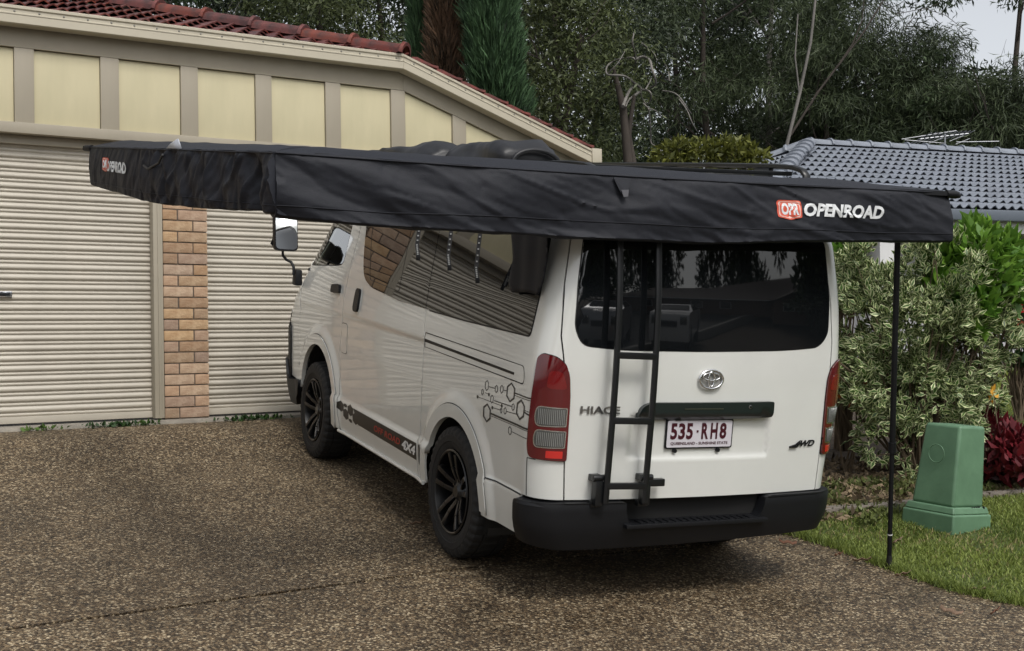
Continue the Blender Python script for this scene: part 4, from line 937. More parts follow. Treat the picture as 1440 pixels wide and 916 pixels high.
# ================================================================== AWNING (leans over the left side and the rear of the van)
A_ = np.array([2.2110, 6.0869, 1.9917]); K_ = np.array([-0.9221, 4.7868, 2.0418]); L_a = np.array([-2.5434, 7.3791, 2.5212])
aw = empty('awning', K_, 'long black fabric awning with logo lettering, swung out from the roof of the van', 'awning')
def toaw(P): return tuple(np.array(P)-K_)
def nz(x, y, z, f=1.0): return noise.noise(Vector((x*f, y*f, z*f)))
def vpt(vx, vy, vz): return VR @ np.array([vx, vy, vz])+VT
def seg_fn(P, Q, seed, kinkstart, kinkend):
    D = Q-P; Lh = np.hypot(D[0], D[1]); d = np.array([D[0]/Lh, D[1]/Lh, 0]); nrm = np.array([d[1], -d[0], 0])      # nrm: outward
    if nrm @ (vpt(-.8, 1.5, 1.7)-P) > 0: nrm = -nrm
    def f(s, h, full=True):
        """s metres along, h metres below the top edge -> outer face point"""
        t = s/Lh; base = P+D*t; hh = h*(1+.04*nz(s*1.3, seed, 0))
        if seed == 1: p_, q_ = s+.35*h, h-.30*s; o = .008*nz(p_*1.1, q_*6, 1)+.0022*nz(p_*5, q_*24, 8)+.0012*nz(p_*14, q_*50, 3)
        else: p_, q_ = h, s+.75*h; o = .012*nz(q_*5, h*3, 4)+.006*nz(q_*13, h*7, 8)+.003*nz(q_*30, h*22, 3)
        o += .014*nz(s*.7, seed, 5)*math.sin(min(1, h/.25)*PI*.9)
        for c, wd, am in kinks: pass
        if seed == 2: o += .030*math.sin(s*17+h*6)*smooth(.9, 2.5, s)*.35+.016*math.sin(s*29-h*11)*smooth(.5, 1.5, s)*.4-.05*math.exp(-((s-2.85)/.07)**2)*min(1, h/.1)-.02*math.exp(-((s-1.55)/.03)**2)
        else: o += .012*math.sin((s*.9-h*2.6)*11)*smooth(0, .05, h)*(1-smooth(.35, .9, s))+.010*math.sin((s+h*1.5)*7)*smooth(.4, 1, s)
        rg = lambda v, k=3.2: max(0.0, 1-abs(v)*k)**2
        o += (.009*rg(nz(p_*1.3, q_*7, 21), 5)-.005*rg(nz(p_*2.2, q_*12, 31), 5)+.0025*rg(nz(p_*4, q_*26, 41), 4)) if seed == 1 else (.015*rg(nz(q_*5.5, h*2.5, 22), 4)-.010*rg(nz(q_*9, h*4, 32), 4)+.004*rg(nz(q_*20, h*14, 42), 3))
        if seed == 2: o *= .45+.55*float(smooth(.85, 1.3, s))
        o *= min(1, h/.02+.05)
        p = base+nrm*(o+.012*math.sin(min(h/.25, 1)*PI))
        drop = hh+.012*math.sin(t*PI)*(1 if seed == 1 else 0)
        if seed == 2: drop += .018*math.sin(t*PI)*min(1, h/.2)
        return p-np.array([0, 0, drop-.0])
    return f, Lh, nrm, d
kinks = []
fKA, LKA, nKA, dKA = seg_fn(K_, A_, 1, 0, 0); fLK, LLK, nLK, dLK = seg_fn(L_a, K_, 2, 0, 0)
GP = np.linalg.solve(np.array([[(L_a-K_)[0], (L_a-K_)[1]], [(A_-K_)[0], (A_-K_)[1]]]), np.array([(L_a-K_)[2], (A_-K_)[2]]))
def valance(f, L, nrm, n, name, depth, top_in):
    rows = []; HS = [0, .006, .014]+[.024+.0105*k_ for k_ in range(20)]+[.232, .241, .247, .25]; nose_ = nrm
    for i in range(n+1):
        s = L*i/n; dep = depth(i/n); row = []
        # top: rises a little away from the edge, then runs in to the hinge
        for q, (inn, up) in enumerate(((.31, .060), (.25, .082), (.17, .070), (.10, .045), (.045, .020), (.015, .006))):
            w1 = 1+.10*nz(s*1.7, q*.4, 4); se = s*(L-inn)/L+(inn if name[-1] == '1' else 0); row.append(f(se, 0)-nrm*inn+np.array([0, 0, -inn*float(GP @ nrm[:2])+up*w1*top_in(i/n)+.005*nz(s*5, inn*7, 9)]))
        for h in HS: row.append(f(s, h*dep/.25))
        b0 = f(s, dep)
        for k, (inn, up) in enumerate(((.012, -.006), (.035, -.007), (.07, -.002), (.10, .012), (.115, .04), (.12, .10), (.12, .17))): row.append(b0-nrm*inn+np.array([0, 0, up+.006*nz(s*6, k, 2)]))
        rows.append([toaw(p) for p in row])
    m = len(rows[0]); vs = [p for r in rows for p in r]; fs = [(i*m+j, i*m+j+1, (i+1)*m+j+1, (i+1)*m+j) for i in range(n) for j in range(m-1)]
    e0 = tuple(range(m)); e1 = tuple(n*m+j for j in range(m)); fs += [e0, tuple(reversed(e1))]
    mb = MB(); mb.add(vs, fs); o = mb.build('awning_cover', FABRIC, aw, smooth_=70); return o
dA = lambda t: .250+.035*math.sin(min(1, t*1.15)*PI)*1.0+.005*nz(t*9, 0, 0)
dL = lambda t: .232+.026*math.sin(t*PI)+.006*nz(t*7, 3, 0)+(.012 if t > .97 else 0)
valance(fKA, LKA, nKA, 520, 'cover1', dA, lambda t: .42-.22*t+.16*math.sin(t*PI)+.16*math.exp(-((t-.84)/.07)**2))
valance(fLK, LLK, nLK, 480, 'cover2', dL, lambda t: .62-.2*t)
# roof sheet of the awning between its outer edge and the hinge on the van
def sheet_pts(nu=40, nv=24):
    vs = []
    for i in range(nu+1):
        for j in range(nv+1):
            u, v = i/nu, j/nv
            outer = L_a*(1-u)+K_*u+np.array([0, 0, .055])-nLK*.25; inner = vpt(-.80, 3.1*(1-u)+.15*u, 2.085)
            p = outer*(1-v)+inner*v; p = p+np.array([0, 0, -.035*math.sin(v*PI)*math.sin(u*PI)+.008*nz(u*9, v*7, 1)])
            vs.append(toaw(p))
    return vs, [(i*(nv+1)+j, i*(nv+1)+j+1, (i+1)*(nv+1)+j+1, (i+1)*(nv+1)+j) for i in range(nu) for j in range(nv)]
# arms inside the cover with tips that poke out at the three corners
hub = vpt(-.78, .18, 1.99)
for tip, ext in ((A_, .05), (K_+np.array([0, 0, 0]), -.16), (L_a, .06)):
    d_ = tip-hub; d_ = d_/np.linalg.norm(d_); mb = MB(); mb.bar(toaw(hub), toaw(tip+d_*ext+np.array([0, 0, -.012])), .03, .022); mb.tube([toaw(tip+d_*(ext-.07)+np.array([0, 0, -.012])), toaw(tip+d_*(ext-.01)+np.array([0, 0, -.014])), toaw(tip+d_*(ext+.012)+np.array([0, 0, -.02]))], [.021, .020, .010], 10); mb.build('awning_arm', BLACKP, aw)
mb = MB(); mb.bar(toaw(vpt(-.72, .15, 1.985)), toaw(vpt(-.72, 1.4, 1.985)), .10, .07); mb.build('hinge_case', BLACKM, aw, bevel=.01)
# closing tabs on the cover
def tab(s, f, nrm, d, side_, col=FABRIC):
    P = [f(s+a, b)+nrm*(.012+c) for a, b, c in ((-.045, .015, 0), (.045, .015, 0), (.018, .085, .012), (-.012, .088, .012))]; mb = MB(); mb.add([toaw(p) for p in P]+[toaw(p-nrm*.004) for p in P], [(0, 1, 2, 3), (7, 6, 5, 4), (0, 4, 5, 1), (1, 5, 6, 2), (2, 6, 7, 3), (3, 7, 4, 0)]); mb.build('closing_tab', col, aw)
    P = [f(s+a, b)+nrm*(.026+c) for a, b, c in ((-.014, .072, 0), (.022, .070, 0), (.016, .100, .006), (-.006, .104, .006))]; mb = MB(); mb.add([toaw(p) for p in P]+[toaw(p-nrm*.003) for p in P], [(0, 1, 2, 3), (7, 6, 5, 4), (0, 4, 5, 1), (1, 5, 6, 2), (2, 6, 7, 3), (3, 7, 4, 0)]); mb.build('tab_buckle', mat('grey_webbing', (.07, .07, .08), .6), aw)
tab(1.535, fKA, nKA, dKA, 1)
P0_, P1_ = fLK(1.66, -.012), fLK(1.80, -.040)
mb = MB(); mb.add([toaw(p) for p in (fLK(1.60, 0), fLK(1.84, .0), P1_+[0, 0, .005], P0_+[0, 0, .012])], [(0, 1, 2, 3)]); o = mb.build('loose_tab', mat('silver_webbing', (.42, .44, .48), .4), aw); 
sol = o.modifiers.new('s', 'SOLIDIFY'); sol.thickness = .006
mb = MB(); mb.tube([toaw(fLK(a, b)+nLK*.012) for a, b in ((1.62, .03), (1.5, .07), (1.36, .10), (1.25, .085))], .006, 6); mb.build('cord', BLACKP, aw)
# seam along the top edge
for f, L in ((fKA, LKA), (fLK, LLK)):
    nn = nKA if f is fKA else nLK
    mb = MB(); mb.tube([toaw(f(s, .006)+nn*.004) for s in np.linspace(0, L, 120)], .0032, 6); mb.build('cover_seam', FABRIC, aw, smooth_=80)
    mb = MB(); mb.tube([toaw(f(s, .215)+nn*.0015) for s in np.linspace(0, L, 120)], .002, 5); mb.build('cover_seam', FABRIC, aw, smooth_=80)
# lettering
LGW = mat('white_print', (.70, .72, .73), .5); LGR = mat('orange_red_print', (.62, .09, .045), .5); LGP = mat('pale_pink_print', (.75, .48, .42), .5)
def fm(f, nn, off): return lambda a, b: np.array([toaw(f(float(x), float(y))+nn*off) for x, y in zip(np.ravel(a), np.ravel(b))])
patch.center = None
def logo(f, nn, s0, w_b, s1, w_t, hb0, hb1, ht0, ht1):
    F = fm(f, nn, .004); F2 = fm(f, nn, .0055); F3 = fm(f, nn, .007)
    c = s0+w_b/2; hm = (hb0+hb1)/2
    def pp(name, poly, FF, m):
        o = patch(name, poly, FF, m, aw, 0, .012, skirt=0); return o
    sh_ = lambda k: [(c-w_b/2*k, hm-(hm-hb0)*k), (c+w_b/2*k, hm-(hm-hb0)*k), (c+w_b/2*k, hm+(hb1-hm)*.72*k), (c, hm+(hb1-hm)*k), (c-w_b/2*k, hm+(hb1-hm)*.72*k)]
    pp('logo_shield', rnd_poly(sh_(1), [w_b*.12]*2+[w_b*.06]*3), F, LGR); pp('logo_border', rnd_poly(sh_(.88), w_b*.08), F2, LGP); pp('logo_field', rnd_poly(sh_(.78), w_b*.06), F3, LGR)
    F4 = fm(f, nn, .0085); hgt = (hb1-hb0)
    text_on('logo_lettering', 'OPR', lambda a, b: F4(a, hb1-.24*hgt-(b)), s0+w_b*.15, 0, w_b*.72, hgt*.62, LGW, aw, bold=.045)
    text_on('awning_lettering', 'OPENROAD', lambda a, b: F2(a, ht1-b), s1, 0, w_t, ht1-ht0, LGW, aw, bold=.045, shear=.18)
logo(fKA, nKA, 2.352, .135, 2.497, .465, .078, .172, .088, .152)
logo(fLK, nLK, .34, .16, .46, .42, .062, .142, .078, .138)
# straps hanging from the hinge side of the awning
WEB = mat('strap_webbing', (.02, .02, .022), .7); WEBW = mat('strap_stitching', (.30, .31, .31), .7)
for k, (y_, x_, z0_, z1_) in enumerate(((1.10, -1.07, 1.98, 1.545), (1.0, -.935, 1.98, 1.505), (.83, -.85, 1.98, 1.455))):
    st = empty('hanging_strap'); st.parent = aw
    ln = [(x_-.0, y_+.02, z0_), (x_, y_+.01, (z0_+z1_)/2+.10), (x_+.004, y_-.012, (z0_+z1_)/2), (x_-.004, y_-.004, z1_+.06), (x_, y_-.022, z1_)]
    mb = MB(); P = [toaw(vpt(*p)) for p in ln]
    rings = []
    for i, p in enumerate(P):
        d_ = Vector(P[min(i+1, 4)])-Vector(P[max(i-1, 0)]); a, b = frame(d_, (0, 1, 0)); rings.append([tuple(Vector(p)+a*u*.010+b*v*.002) for u, v in ((-1, -1), (1, -1), (1, 1), (-1, 1))])
    mb.ring_loft(rings); mb.build('strap_band', WEB, st)
    mb = MB()
    for j in range(13):
        t = .48+j*.038; i = min(3, int(t*4)); q = t*4-i; p = Vector(P[i])*(1-q)+Vector(P[i+1])*q; mb.box(tuple(p+Vector((0, -.004, 0))), (.008, .004, .007))
    mb.build('strap_stitching', WEBW, st)
    mb = MB(); mb.box(tuple(Vector(P[-1])), (.022, .008, .03)); mb.build('strap_end', BLACKP, st, bevel=.002)
# black fabric flap hanging beside the rear side window
fl = [(.60, 1.84), (.17, 1.84), (.15, 1.60), (.17, 1.50), (.215, 1.43), (.33, 1.435), (.50, 1.42), (.54, 1.47), (.50, 1.58)]
patch.center = None
o = patch('hanging_flap', rnd_poly(fl, .02), lambda a, b: np.array([toaw(vpt(-.80-.003*math.sin(x_*40)+.004*nz(x_*9, z_*9, 2), x_, z_)) for x_, z_ in zip(np.ravel(a), np.ravel(b))]), FABRIC, aw, 0, .02, skirt=0)
sol = o.modifiers.new('s', 'SOLIDIFY'); sol.thickness = .004
# support pole
foot = np.array(at(1250, 799, 6.52)); foot[2] = float(G(foot[0], foot[1]))-.01; ptop = np.array(at(1264, 338, 6.17))+[0, 0, .12]
pole = empty('awning_pole', foot, 'thin black telescopic pole standing on the grass edge and holding up the awning end', 'pole')
tp = lambda t: tuple((ptop-foot)*t)
mb = MB(); mb.tube([tp(0), tp(.36)], .0125, 14); mb.build('lower_tube', BLACKP, pole)
mb = MB(); mb.tube([tp(.35), tp(1)], .0155, 14); mb.build('upper_tube', BLACKP, pole)
mb = MB(); mb.tube([tp(.345), tp(.375)], .021, 14); mb.build('clamp_collar', BLACKP, pole)
mb = MB(); mb.tube([tp(-.002), tp(.02), tp(.045)], [.017, .017, .0135], 14); mb.build('pole_foot', SEAL, pole)
mb = MB(); mb.tube([tp(.105), tp(.108)], .0135, 14); mb.build('size_mark', WHITED, pole)
# folded vinyl cover lying on the roof rack
cv = empty('folded_cover', vpt(-.6, 1.5, 2.1), 'folded shiny black vinyl cover lying in a heap on the van roof', 'cover')
c0 = np.array(vpt(-.6, 1.5, 2.1))
def cover(y0_, y1_, x0_, wd, h_, seed, n=90, m=36):
    vs = []
    for i in range(n+1):
        t = i/n; y = y0_+(y1_-y0_)*t; en = min(1, (min(t, 1-t)*9)**.6+.02); hh = h_(t)
        for j in range(m):
            a = 2*PI*j/m; ca, sa = math.cos(a), math.sin(a); cx_ = abs(ca)**.7*np.sign(ca); sz = abs(sa)**.8*np.sign(sa)
            fold = .012*nz(t*4+seed, ca*2.2, sa*2)+.006*nz(t*12, ca*4, seed)+.008*math.sin(a*5+t*7+seed)*.6
            x = x0_+(wd/2+fold)*cx_*(.75+.25*en); z = 2.065+max(0, sa)**.8*hh*(.35+.65*en)+fold*(sa > 0)*1.1
            vs.append(tuple(vpt(x+.03*nz(t*3, seed, 0), y, z)-c0))
    fs = [(i*m+j, i*m+(j+1) % m, (i+1)*m+(j+1) % m, (i+1)*m+j) for i in range(n) for j in range(m)]+[tuple(range(m))[::-1], tuple(n*m+j for j in range(m))]
    return vs, fs
for k, a in enumerate(((.80, 2.0, -.60, .40, lambda t: .125-.06*t, 1), (1.45, 3.0, -.76, .36, lambda t: .115-.05*t, 5))):
    mb = MB(); mb.add(*cover(*a)); mb.build('cover_fold', VINYL, cv, smooth_=55)
mb = MB(); mb.tube([tuple(vpt(-.58+.13*math.cos(t), .78, 2.06+.065*math.sin(t))-c0) for t in np.linspace(0, PI, 14)], .012, 8); mb.build('cover_piping', VINYL, cv, smooth_=80)
# ================================================================== UTILITY BOX
ub0 = np.array(at(1330, 748, 7.45)); ub0[2] = float(G(ub0[0], ub0[1]))
ub = empty('utility_pillar', (ub0[0], ub0[1], ub0[2]+.0), 'tapered green plastic utility pillar standing on the lawn beside the shrub', 'utility box')
GRN = mat('green_plastic', (.13, .245, .145), .5, noise_amt=.25, nscale=6, col2=(.095, .185, .108), bump=.08, bscale=30)
Ru = Matrix.Rotation(math.radians(34), 3, 'Z'); u_w = .255; u_d = .30
TILT = Matrix.Rotation(math.radians(5.0), 3, 'Y')
def frus(w0, d0, w1, d1, z0, z1, name, bev, offx=0, offy=0, parent=ub):
    mb = MB(); rings = []
    for (w_, d_, z, k) in ((w0, d0, z0, 0), (w1, d1, z1, 1)):
        rings.append([tuple(TILT @ (Ru @ Vector((x*w_/2+offx*k, y*d_/2+offy*k, 0))+Vector((0, 0, z)))) for x, y in ((-1, -1), (1, -1), (1, 1), (-1, 1))])
    mb.ring_loft(rings); o = mb.build(name, GRN, parent, smooth_=35)
    bm_ = o.modifiers.new('bevel', 'BEVEL'); bm_.width = bev; bm_.segments = 4; bm_.limit_method = 'NONE'; return o
frus(.30, .30, .250, .250, .14, .630, 'pillar_cover', .018, .035)
frus(.375, .375, .37, .37, -.05, .10, 'pillar_base', .012)
frus(.355, .355, .330, .330, .101, .142, 'pillar_flange', .008)
_c = Ru @ Vector((0, 1, 0)); mb = MB(); mb.tube([tuple(TILT @ (Ru @ Vector((-.1355-.0*math.cos(t), .055*math.cos(t), 0))+Vector((0, 0, .45+.055*math.sin(t))))) for t in np.linspace(0, 2*PI, 25)], .003, 6, cap=False); mb.build('moulded_ring', GRN, ub, smooth_=80)
for k in range(4): mb = MB(); mb.box(tuple(Ru @ Vector((.03+.022*k, -.168, 0))+Vector((0, 0, .128))), (.014, .006, .010), R=Ru); mb.build('vent_slot', DARK, ub)
for x in (-.14, .14):
    mb = MB(); p = Ru @ Vector((x, -.168, .122)); mb.tube([tuple(p), tuple(p+Ru @ Vector((0, -.006, 0)))], .009, 10); mb.build('cover_screw', BLACKP, ub)
# ================================================================== PLANTS
def leaf_cloud(P, N, size, ratio=.4, droop=0.0, seed=0, curl=.25, mats_n=1, jitter=.3, up=.3, mi=None):
    """folded leaves: 2 triangles pairs along a midrib; P centres (n,3), N preferred directions (n,3)"""
    rs = np.random.RandomState(seed); n = len(P); d = N+rs.normal(0, jitter, (n, 3)); d[:, 2] += up-droop; d /= np.linalg.norm(d, axis=1)[:, None]
    r = rs.normal(0, 1, (n, 3)); r[:, 2] *= .5; s_ = np.cross(d, r); s_ /= np.linalg.norm(s_, axis=1)[:, None]+1e-9; nn = np.cross(s_, d)
    L = size*(.6+.8*rs.rand(n))[:, None]; W = L*ratio/2
    base = P; mid = P+d*L*.5+nn*L*.05; tip = P+d*L-nn*L*curl
    V = np.stack([base, mid+s_*W, tip, mid-s_*W], 1).reshape(-1, 3)
    F = np.arange(n*4).reshape(-1, 4); return V, F, rs.rand(n)
def cloud_points(n, centers, radii, seed, shell=.55, flat=1.0):
    rs = np.random.RandomState(seed); C_ = np.array(centers, float); R_ = np.array(radii, float); w_ = R_**2; k = rs.choice(len(C_), n, p=w_/w_.sum())
    d = rs.normal(0, 1, (n, 3)); d /= np.linalg.norm(d, axis=1)[:, None]; rr = R_[k]*(shell+(1-shell)*rs.rand(n))**.6
    P = C_[k]+d*rr[:, None]*[1, 1, flat]; return P, d
def add_leaves(name, parent, V, F, rnd, m, origin): return link(name, fastmesh(name, V-np.array(origin), F, [m], attr=rnd), parent)
BARK = mat('dark_bark', (.06, .048, .038), .9, noise_amt=.5, nscale=9, bump=.6, bscale=14, stretch=(1, 1, .25))
PALEB = mat('pale_grey_bark', (.22, .205, .185), .85, noise_amt=.5, nscale=5, bump=.4, bscale=12, stretch=(1, 1, .3))
TWIG = mat('twig_brown', (.11, .08, .05), .9)
def shrub_stems(name, o, pts, r0, m, parent, seed=0):
    rs = random.Random(seed); mb = MB()
    for p in pts:
        p = Vector(p)-Vector(o); mids = [Vector((0, 0, 0))+Vector((rs.uniform(-.06, .06), rs.uniform(-.06, .06), 0))]
        for t in (.35, .7): mids.append(p*t+Vector((rs.uniform(-.08, .08), rs.uniform(-.08, .08), .06)))
        mb.tube(mids+[p], [r0, r0*.7, r0*.45, r0*.2], 5)
    return mb.build(name, m, parent, smooth_=60)
# variegated shrub: cream-edged leaves, each leaf an outer cream blade with a green heart
def variegated(name, base, centers, radii, n, seed, size, label, flat=1.0, cat='shrub'):
    o = empty(name, base, label, cat); P, d = cloud_points(n, centers, radii, seed, .45, flat)
    g = G(P[:, 0], P[:, 1])+.02; P = P[P[:, 2] > g]; P = P[np.array([noise.noise(Vector(p)*3.1) > -.10 and not (p[0]*FPX/p[1]+720 > 1408 and p[2] < 1.02) for p in P])]; d = d[:len(P)]
    rs = np.random.RandomState(seed+5); k = 5; n1 = len(P)//k                     # whorls of leaves at twig ends
    Pc = P[:n1]; P = np.repeat(Pc, k, 0)+rs.normal(0, .012, (n1*k, 3)); dd = np.repeat((Pc-np.array(centers)[0]*[1, 1, .9]), k, 0); dd /= np.linalg.norm(dd, axis=1)[:, None]
    dd = dd*.6+rs.normal(0, .62, dd.shape)
    V, F, r = leaf_cloud(P, dd, size, .42, 0, seed, .12, jitter=.1, up=.28)
    Q = V.reshape(-1, 4, 3); c = Q.mean(1, keepdims=True); nrm = np.cross(Q[:, 1]-Q[:, 3], Q[:, 2]-Q[:, 0]); nrm /= np.linalg.norm(nrm, axis=1)[:, None]+1e-9
    inner = c+(Q-c)*np.array([.90, .62, .84, .62])[None, :, None]
    V2 = np.concatenate([V, (inner+nrm[:, None]*.0012).reshape(-1, 3), (inner-nrm[:, None]*.0012).reshape(-1, 3)])
    F2 = np.concatenate([F, F+len(V), F+2*len(V)]); mi = np.concatenate([np.zeros(len(F)), np.ones(2*len(F))])
    me = fastmesh('foliage', V2-np.array(base), F2, [CREAML, GREENL], attr=np.concatenate([r, r, r]), mi=mi); link('foliage', me, o)
    tips = Pc[rs.choice(len(Pc), 70)]; shrub_stems('stems', base, tips, .014, TWIG, o, seed); return o
CREAML = leafmat('cream_leaf_edge', (.36, .42, .17), (.80, .82, .50), .5, 2.0); GREENL = leafmat('shrub_green', (.025, .060, .014), (.10, .19, .04), .42, 2.0)
BRIGHT = leafmat('bright_green_leaf', (.07, .17, .022), (.20, .36, .05), .35, 2.2, .25)
DKG = leafmat('dark_green_leaf', (.018, .045, .014), (.05, .10, .03), .4)
def W3(px, py, d): return at(px, py, d)
sc = [W3(1290, 470, 8.9), W3(1240, 430, 9.0), W3(1340, 430, 9.1), W3(1225, 520, 9.0), W3(1350, 520, 9.0), W3(1290, 560, 8.8), W3(1250, 610, 8.7), W3(1330, 590, 8.8), W3(1215, 400, 9.1), W3(1290, 395, 9.1), W3(1395, 470, 9.2), W3(1205, 470, 9.1), W3(1380, 540, 9.1)]
for k_ in range(34): sc.append(W3(1290+random.gauss(0, 62), 485+random.gauss(0, 68), 8.75+random.gauss(0, .15)))
sr = [.46, .33, .34, .30, .34, .36, .26, .28, .26, .27, .22, .26, .26]+[random.uniform(.10, .20) for _ in range(34)]
for k_ in range(30): a_ = random.uniform(-PI*1.15, .12); sc.append(W3(1290+135*math.cos(a_), 475+150*math.sin(a_), 8.9+random.gauss(0, .2))); sr.append(random.uniform(.05, .10))
sb = W3(1290, 640, 8.9); sb[2] = float(G(sb[0], sb[1]))
variegated('variegated_shrub', sb, sc, sr, 29000, 3, .062, 'large bushy shrub with cream edged green leaves in the bed behind the green pillar')
# glossy bright green shrub growing through its right hand side
def plain_shrub(name, base, centers, radii, n, seed, size, m, label, ratio=.42, up=.5, stems=40, cat='shrub', k=4, flat=1, shell=.5, fname='foliage', jit=.35):
    o = empty(name, base, label, cat); rs = np.random.RandomState(seed); P, d = cloud_points(n//k, centers, radii, seed, shell, flat)
    P = P[P[:, 2] > G(P[:, 0], P[:, 1])+.01]; Pk = np.repeat(P, k, 0); dd = np.repeat(d[:len(P)], k, 0)*.6+rs.normal(0, .5, (len(Pk), 3))
    V, F, r = leaf_cloud(Pk, dd, size, ratio, 0, seed, .15, jitter=jit, up=up); add_leaves(fname, o, V, F, r, m, base)
    if stems: shrub_stems('stems', base, P[rs.choice(len(P), min(stems, len(P)))], .012, TWIG, o, seed)
    return o
gb = W3(1375, 600, 9.5); gb[2] = float(G(gb[0], gb[1]))
plain_shrub('glossy_shrub', gb, [W3(1375, 385, 9.0), W3(1400, 400, 9.1), W3(1345, 380, 9.1), W3(1375, 350, 9.1), W3(1415, 360, 9.2), W3(1350, 430, 8.9), W3(1330, 355, 9.3), W3(1375, 335, 9.2), W3(1425, 395, 9.2)], [.28, .22, .22, .16, .16, .24, .14, .12, .12], 3400, 8, .115, BRIGHT, 'tall shrub with glossy bright green leaves rising out of the cream edged shrub', .40, .75)
gb2 = W3(1185, 560, 9.9); gb2[2] = float(G(gb2[0], gb2[1]))
plain_shrub('broadleaf_shrub', gb2, [W3(1185, 360, 9.6), W3(1180, 385, 9.6), W3(1190, 350, 9.7)], [.16, .18, .10], 420, 9, .12, BRIGHT, 'small bright green leafy shrub showing between the van and the cream edged shrub', .42, .7)
# red leaved plant right of the pillar
REDL = leafmat('crimson_leaf', (.04, .007, .010), (.20, .020, .028), .4, 5.0)
def rosette_plant(name, base, spots, nper, size, m, label, cat='plant', seed=0, ratio=.24, up=.55, group=None):
    o = empty(name, base, label, cat, group); rs = np.random.RandomState(seed); Pk = np.repeat(np.array(spots), nper, 0)+rs.normal(0, .02, (len(spots)*nper, 3))
    V, F, r = leaf_cloud(Pk, rs.normal(0, .8, Pk.shape), size, ratio, 0, seed, .3, jitter=.2, up=up); add_leaves('foliage', o, V, F, r, m, base)
    shrub_stems('stems', base, spots[:40], .010, TWIG, o, seed); return o
rs_ = np.random.RandomState(4); spots = [W3(1425+rs_.normal(0, 22), 642+rs_.uniform(-30, 26), 8.6+rs_.normal(0, .15)) for _ in range(70)]
spots += [W3(1398+rs_.normal(0, 8), 606+rs_.uniform(-8, 12), 8.7) for _ in range(10)]
rb_ = W3(1420, 688, 8.6); rb_[2] = float(G(rb_[0], rb_[1])); spots = [s_ for s_ in spots if s_[2] > float(G(s_[0], s_[1]))+.03]
rosette_plant('red_cordyline', rb_, spots, 15, .10, REDL, 'low plant with crimson red leaves right of the green pillar', seed=6, ratio=.42, up=.25)
ORL = leafmat('orange_bromeliad_leaf', (.22, .05, .012), (.55, .20, .05), .4, 8.0)
for k, (px, py, d, lab, m_) in enumerate(((1196, 545, 8.9, 'orange and green bromeliad beside the van tail light under the shrub', ORL), (1394, 557, 8.6, 'single orange yellow flower head on the right edge of the shrub', leafmat('yellow_petal', (.55, .22, .02), (.75, .42, .05), .5)))):
    b0 = W3(px, py+ (75 if k == 0 else 90), d); b0[2] = float(G(b0[0], b0[1]))
    rosette_plant('bromeliad' if k == 0 else 'orange_flower', b0, [W3(px+dx, py+dy, d) for dx, dy in (((0, 0), (10, -12), (-12, 6), (14, 10)) if k == 0 else ((0, 0), (3, -2)))], 11 if k == 0 else 6, .12 if k == 0 else .05, m_, lab, 'plant' if k == 0 else 'flower', 12+k, .2 if k == 0 else .5, .4)
RF_ = leafmat('red_petal', (.45, .02, .02), (.65, .05, .04), .5)
hb_ = W3(1436, 560, 11.5); hb_[2] = float(G(hb_[0], hb_[1]))
o = plain_shrub('flowering_shrub', hb_, [W3(1438, 455, 11.5), W3(1430, 490, 11.5), W3(1445, 420, 11.6)], [.2, .2, .2], 500, 31, .10, DKG, 'small shrub with red flowers at the right edge before the pale house', .45, .4)
P = np.array([W3(1437+a, 418+b, 11.3) for a, b in ((0, 0), (-6, 16), (4, 8), (-3, 36), (2, -10), (-12, 50))]); Pk = np.repeat(P, 8, 0); V, F, r = leaf_cloud(Pk, RS.normal(0, 1, Pk.shape), .07, .7, 0, 3); add_leaves('flower', o, V, F, r, RF_, hb_)
# low ground-hugging plants, litter and twigs in the bed
def scatter_poly(n, poly, seed):
    rs = np.random.RandomState(seed); O = np.array(poly); out = []
    while sum(map(len, out)) < n:
        p = O.min(0)+rs.rand(n*2, 2)*(O.max(0)-O.min(0)); out.append(p[in_poly(p, poly)])
    return np.concatenate(out)[:n]
bedv = [(1.62, 7.35), (1.62, 8.6), (2.3, 9.4), (4.6, 9.6), (5.2, 9.2), (3.9, 8.55), (3.1, 8.2), (2.5, 7.9), (2.1, 7.55)]
q = scatter_poly(5200, bedv, 5); P = np.column_stack([q, G(q[:, 0], q[:, 1])+.03]); V, F, r = leaf_cloud(P, RS.normal(0, 1, P.shape)*[1, 1, .12], .055, .45, 0, 8, .1, up=.02)
LIT = leafmat('leaf_litter', (.035, .024, .014), (.28, .21, .13), .8, 6, 0)
o = link('leaf_litter', fastmesh('leaf_litter', V, F, [LIT], attr=r)); tag(o, kind='stuff')
q = scatter_poly(5200, [(1.62, 7.2), (1.66, 8.2), (2.2, 8.6), (3.4, 8.9), (3.9, 8.7), (3.0, 8.1), (2.5, 7.8), (2.15, 7.35)], 15)
keep = np.array([noise.noise(Vector((x*2.3, y*2.3, 1))) > -.12 for x, y in q]); q = q[keep]; P = np.column_stack([q, G(q[:, 0], q[:, 1])+.02]); V, F, r = leaf_cloud(P, RS.normal(0, 1, P.shape)*[1, 1, .4], .05, .38, 0, 9, .2, up=.8)
o = link('ground_cover', fastmesh('ground_cover', V, F, [leafmat('ground_cover_leaf', (.045, .06, .018), (.17, .20, .065), .5, 5)], attr=r)); tag(o, kind='stuff')
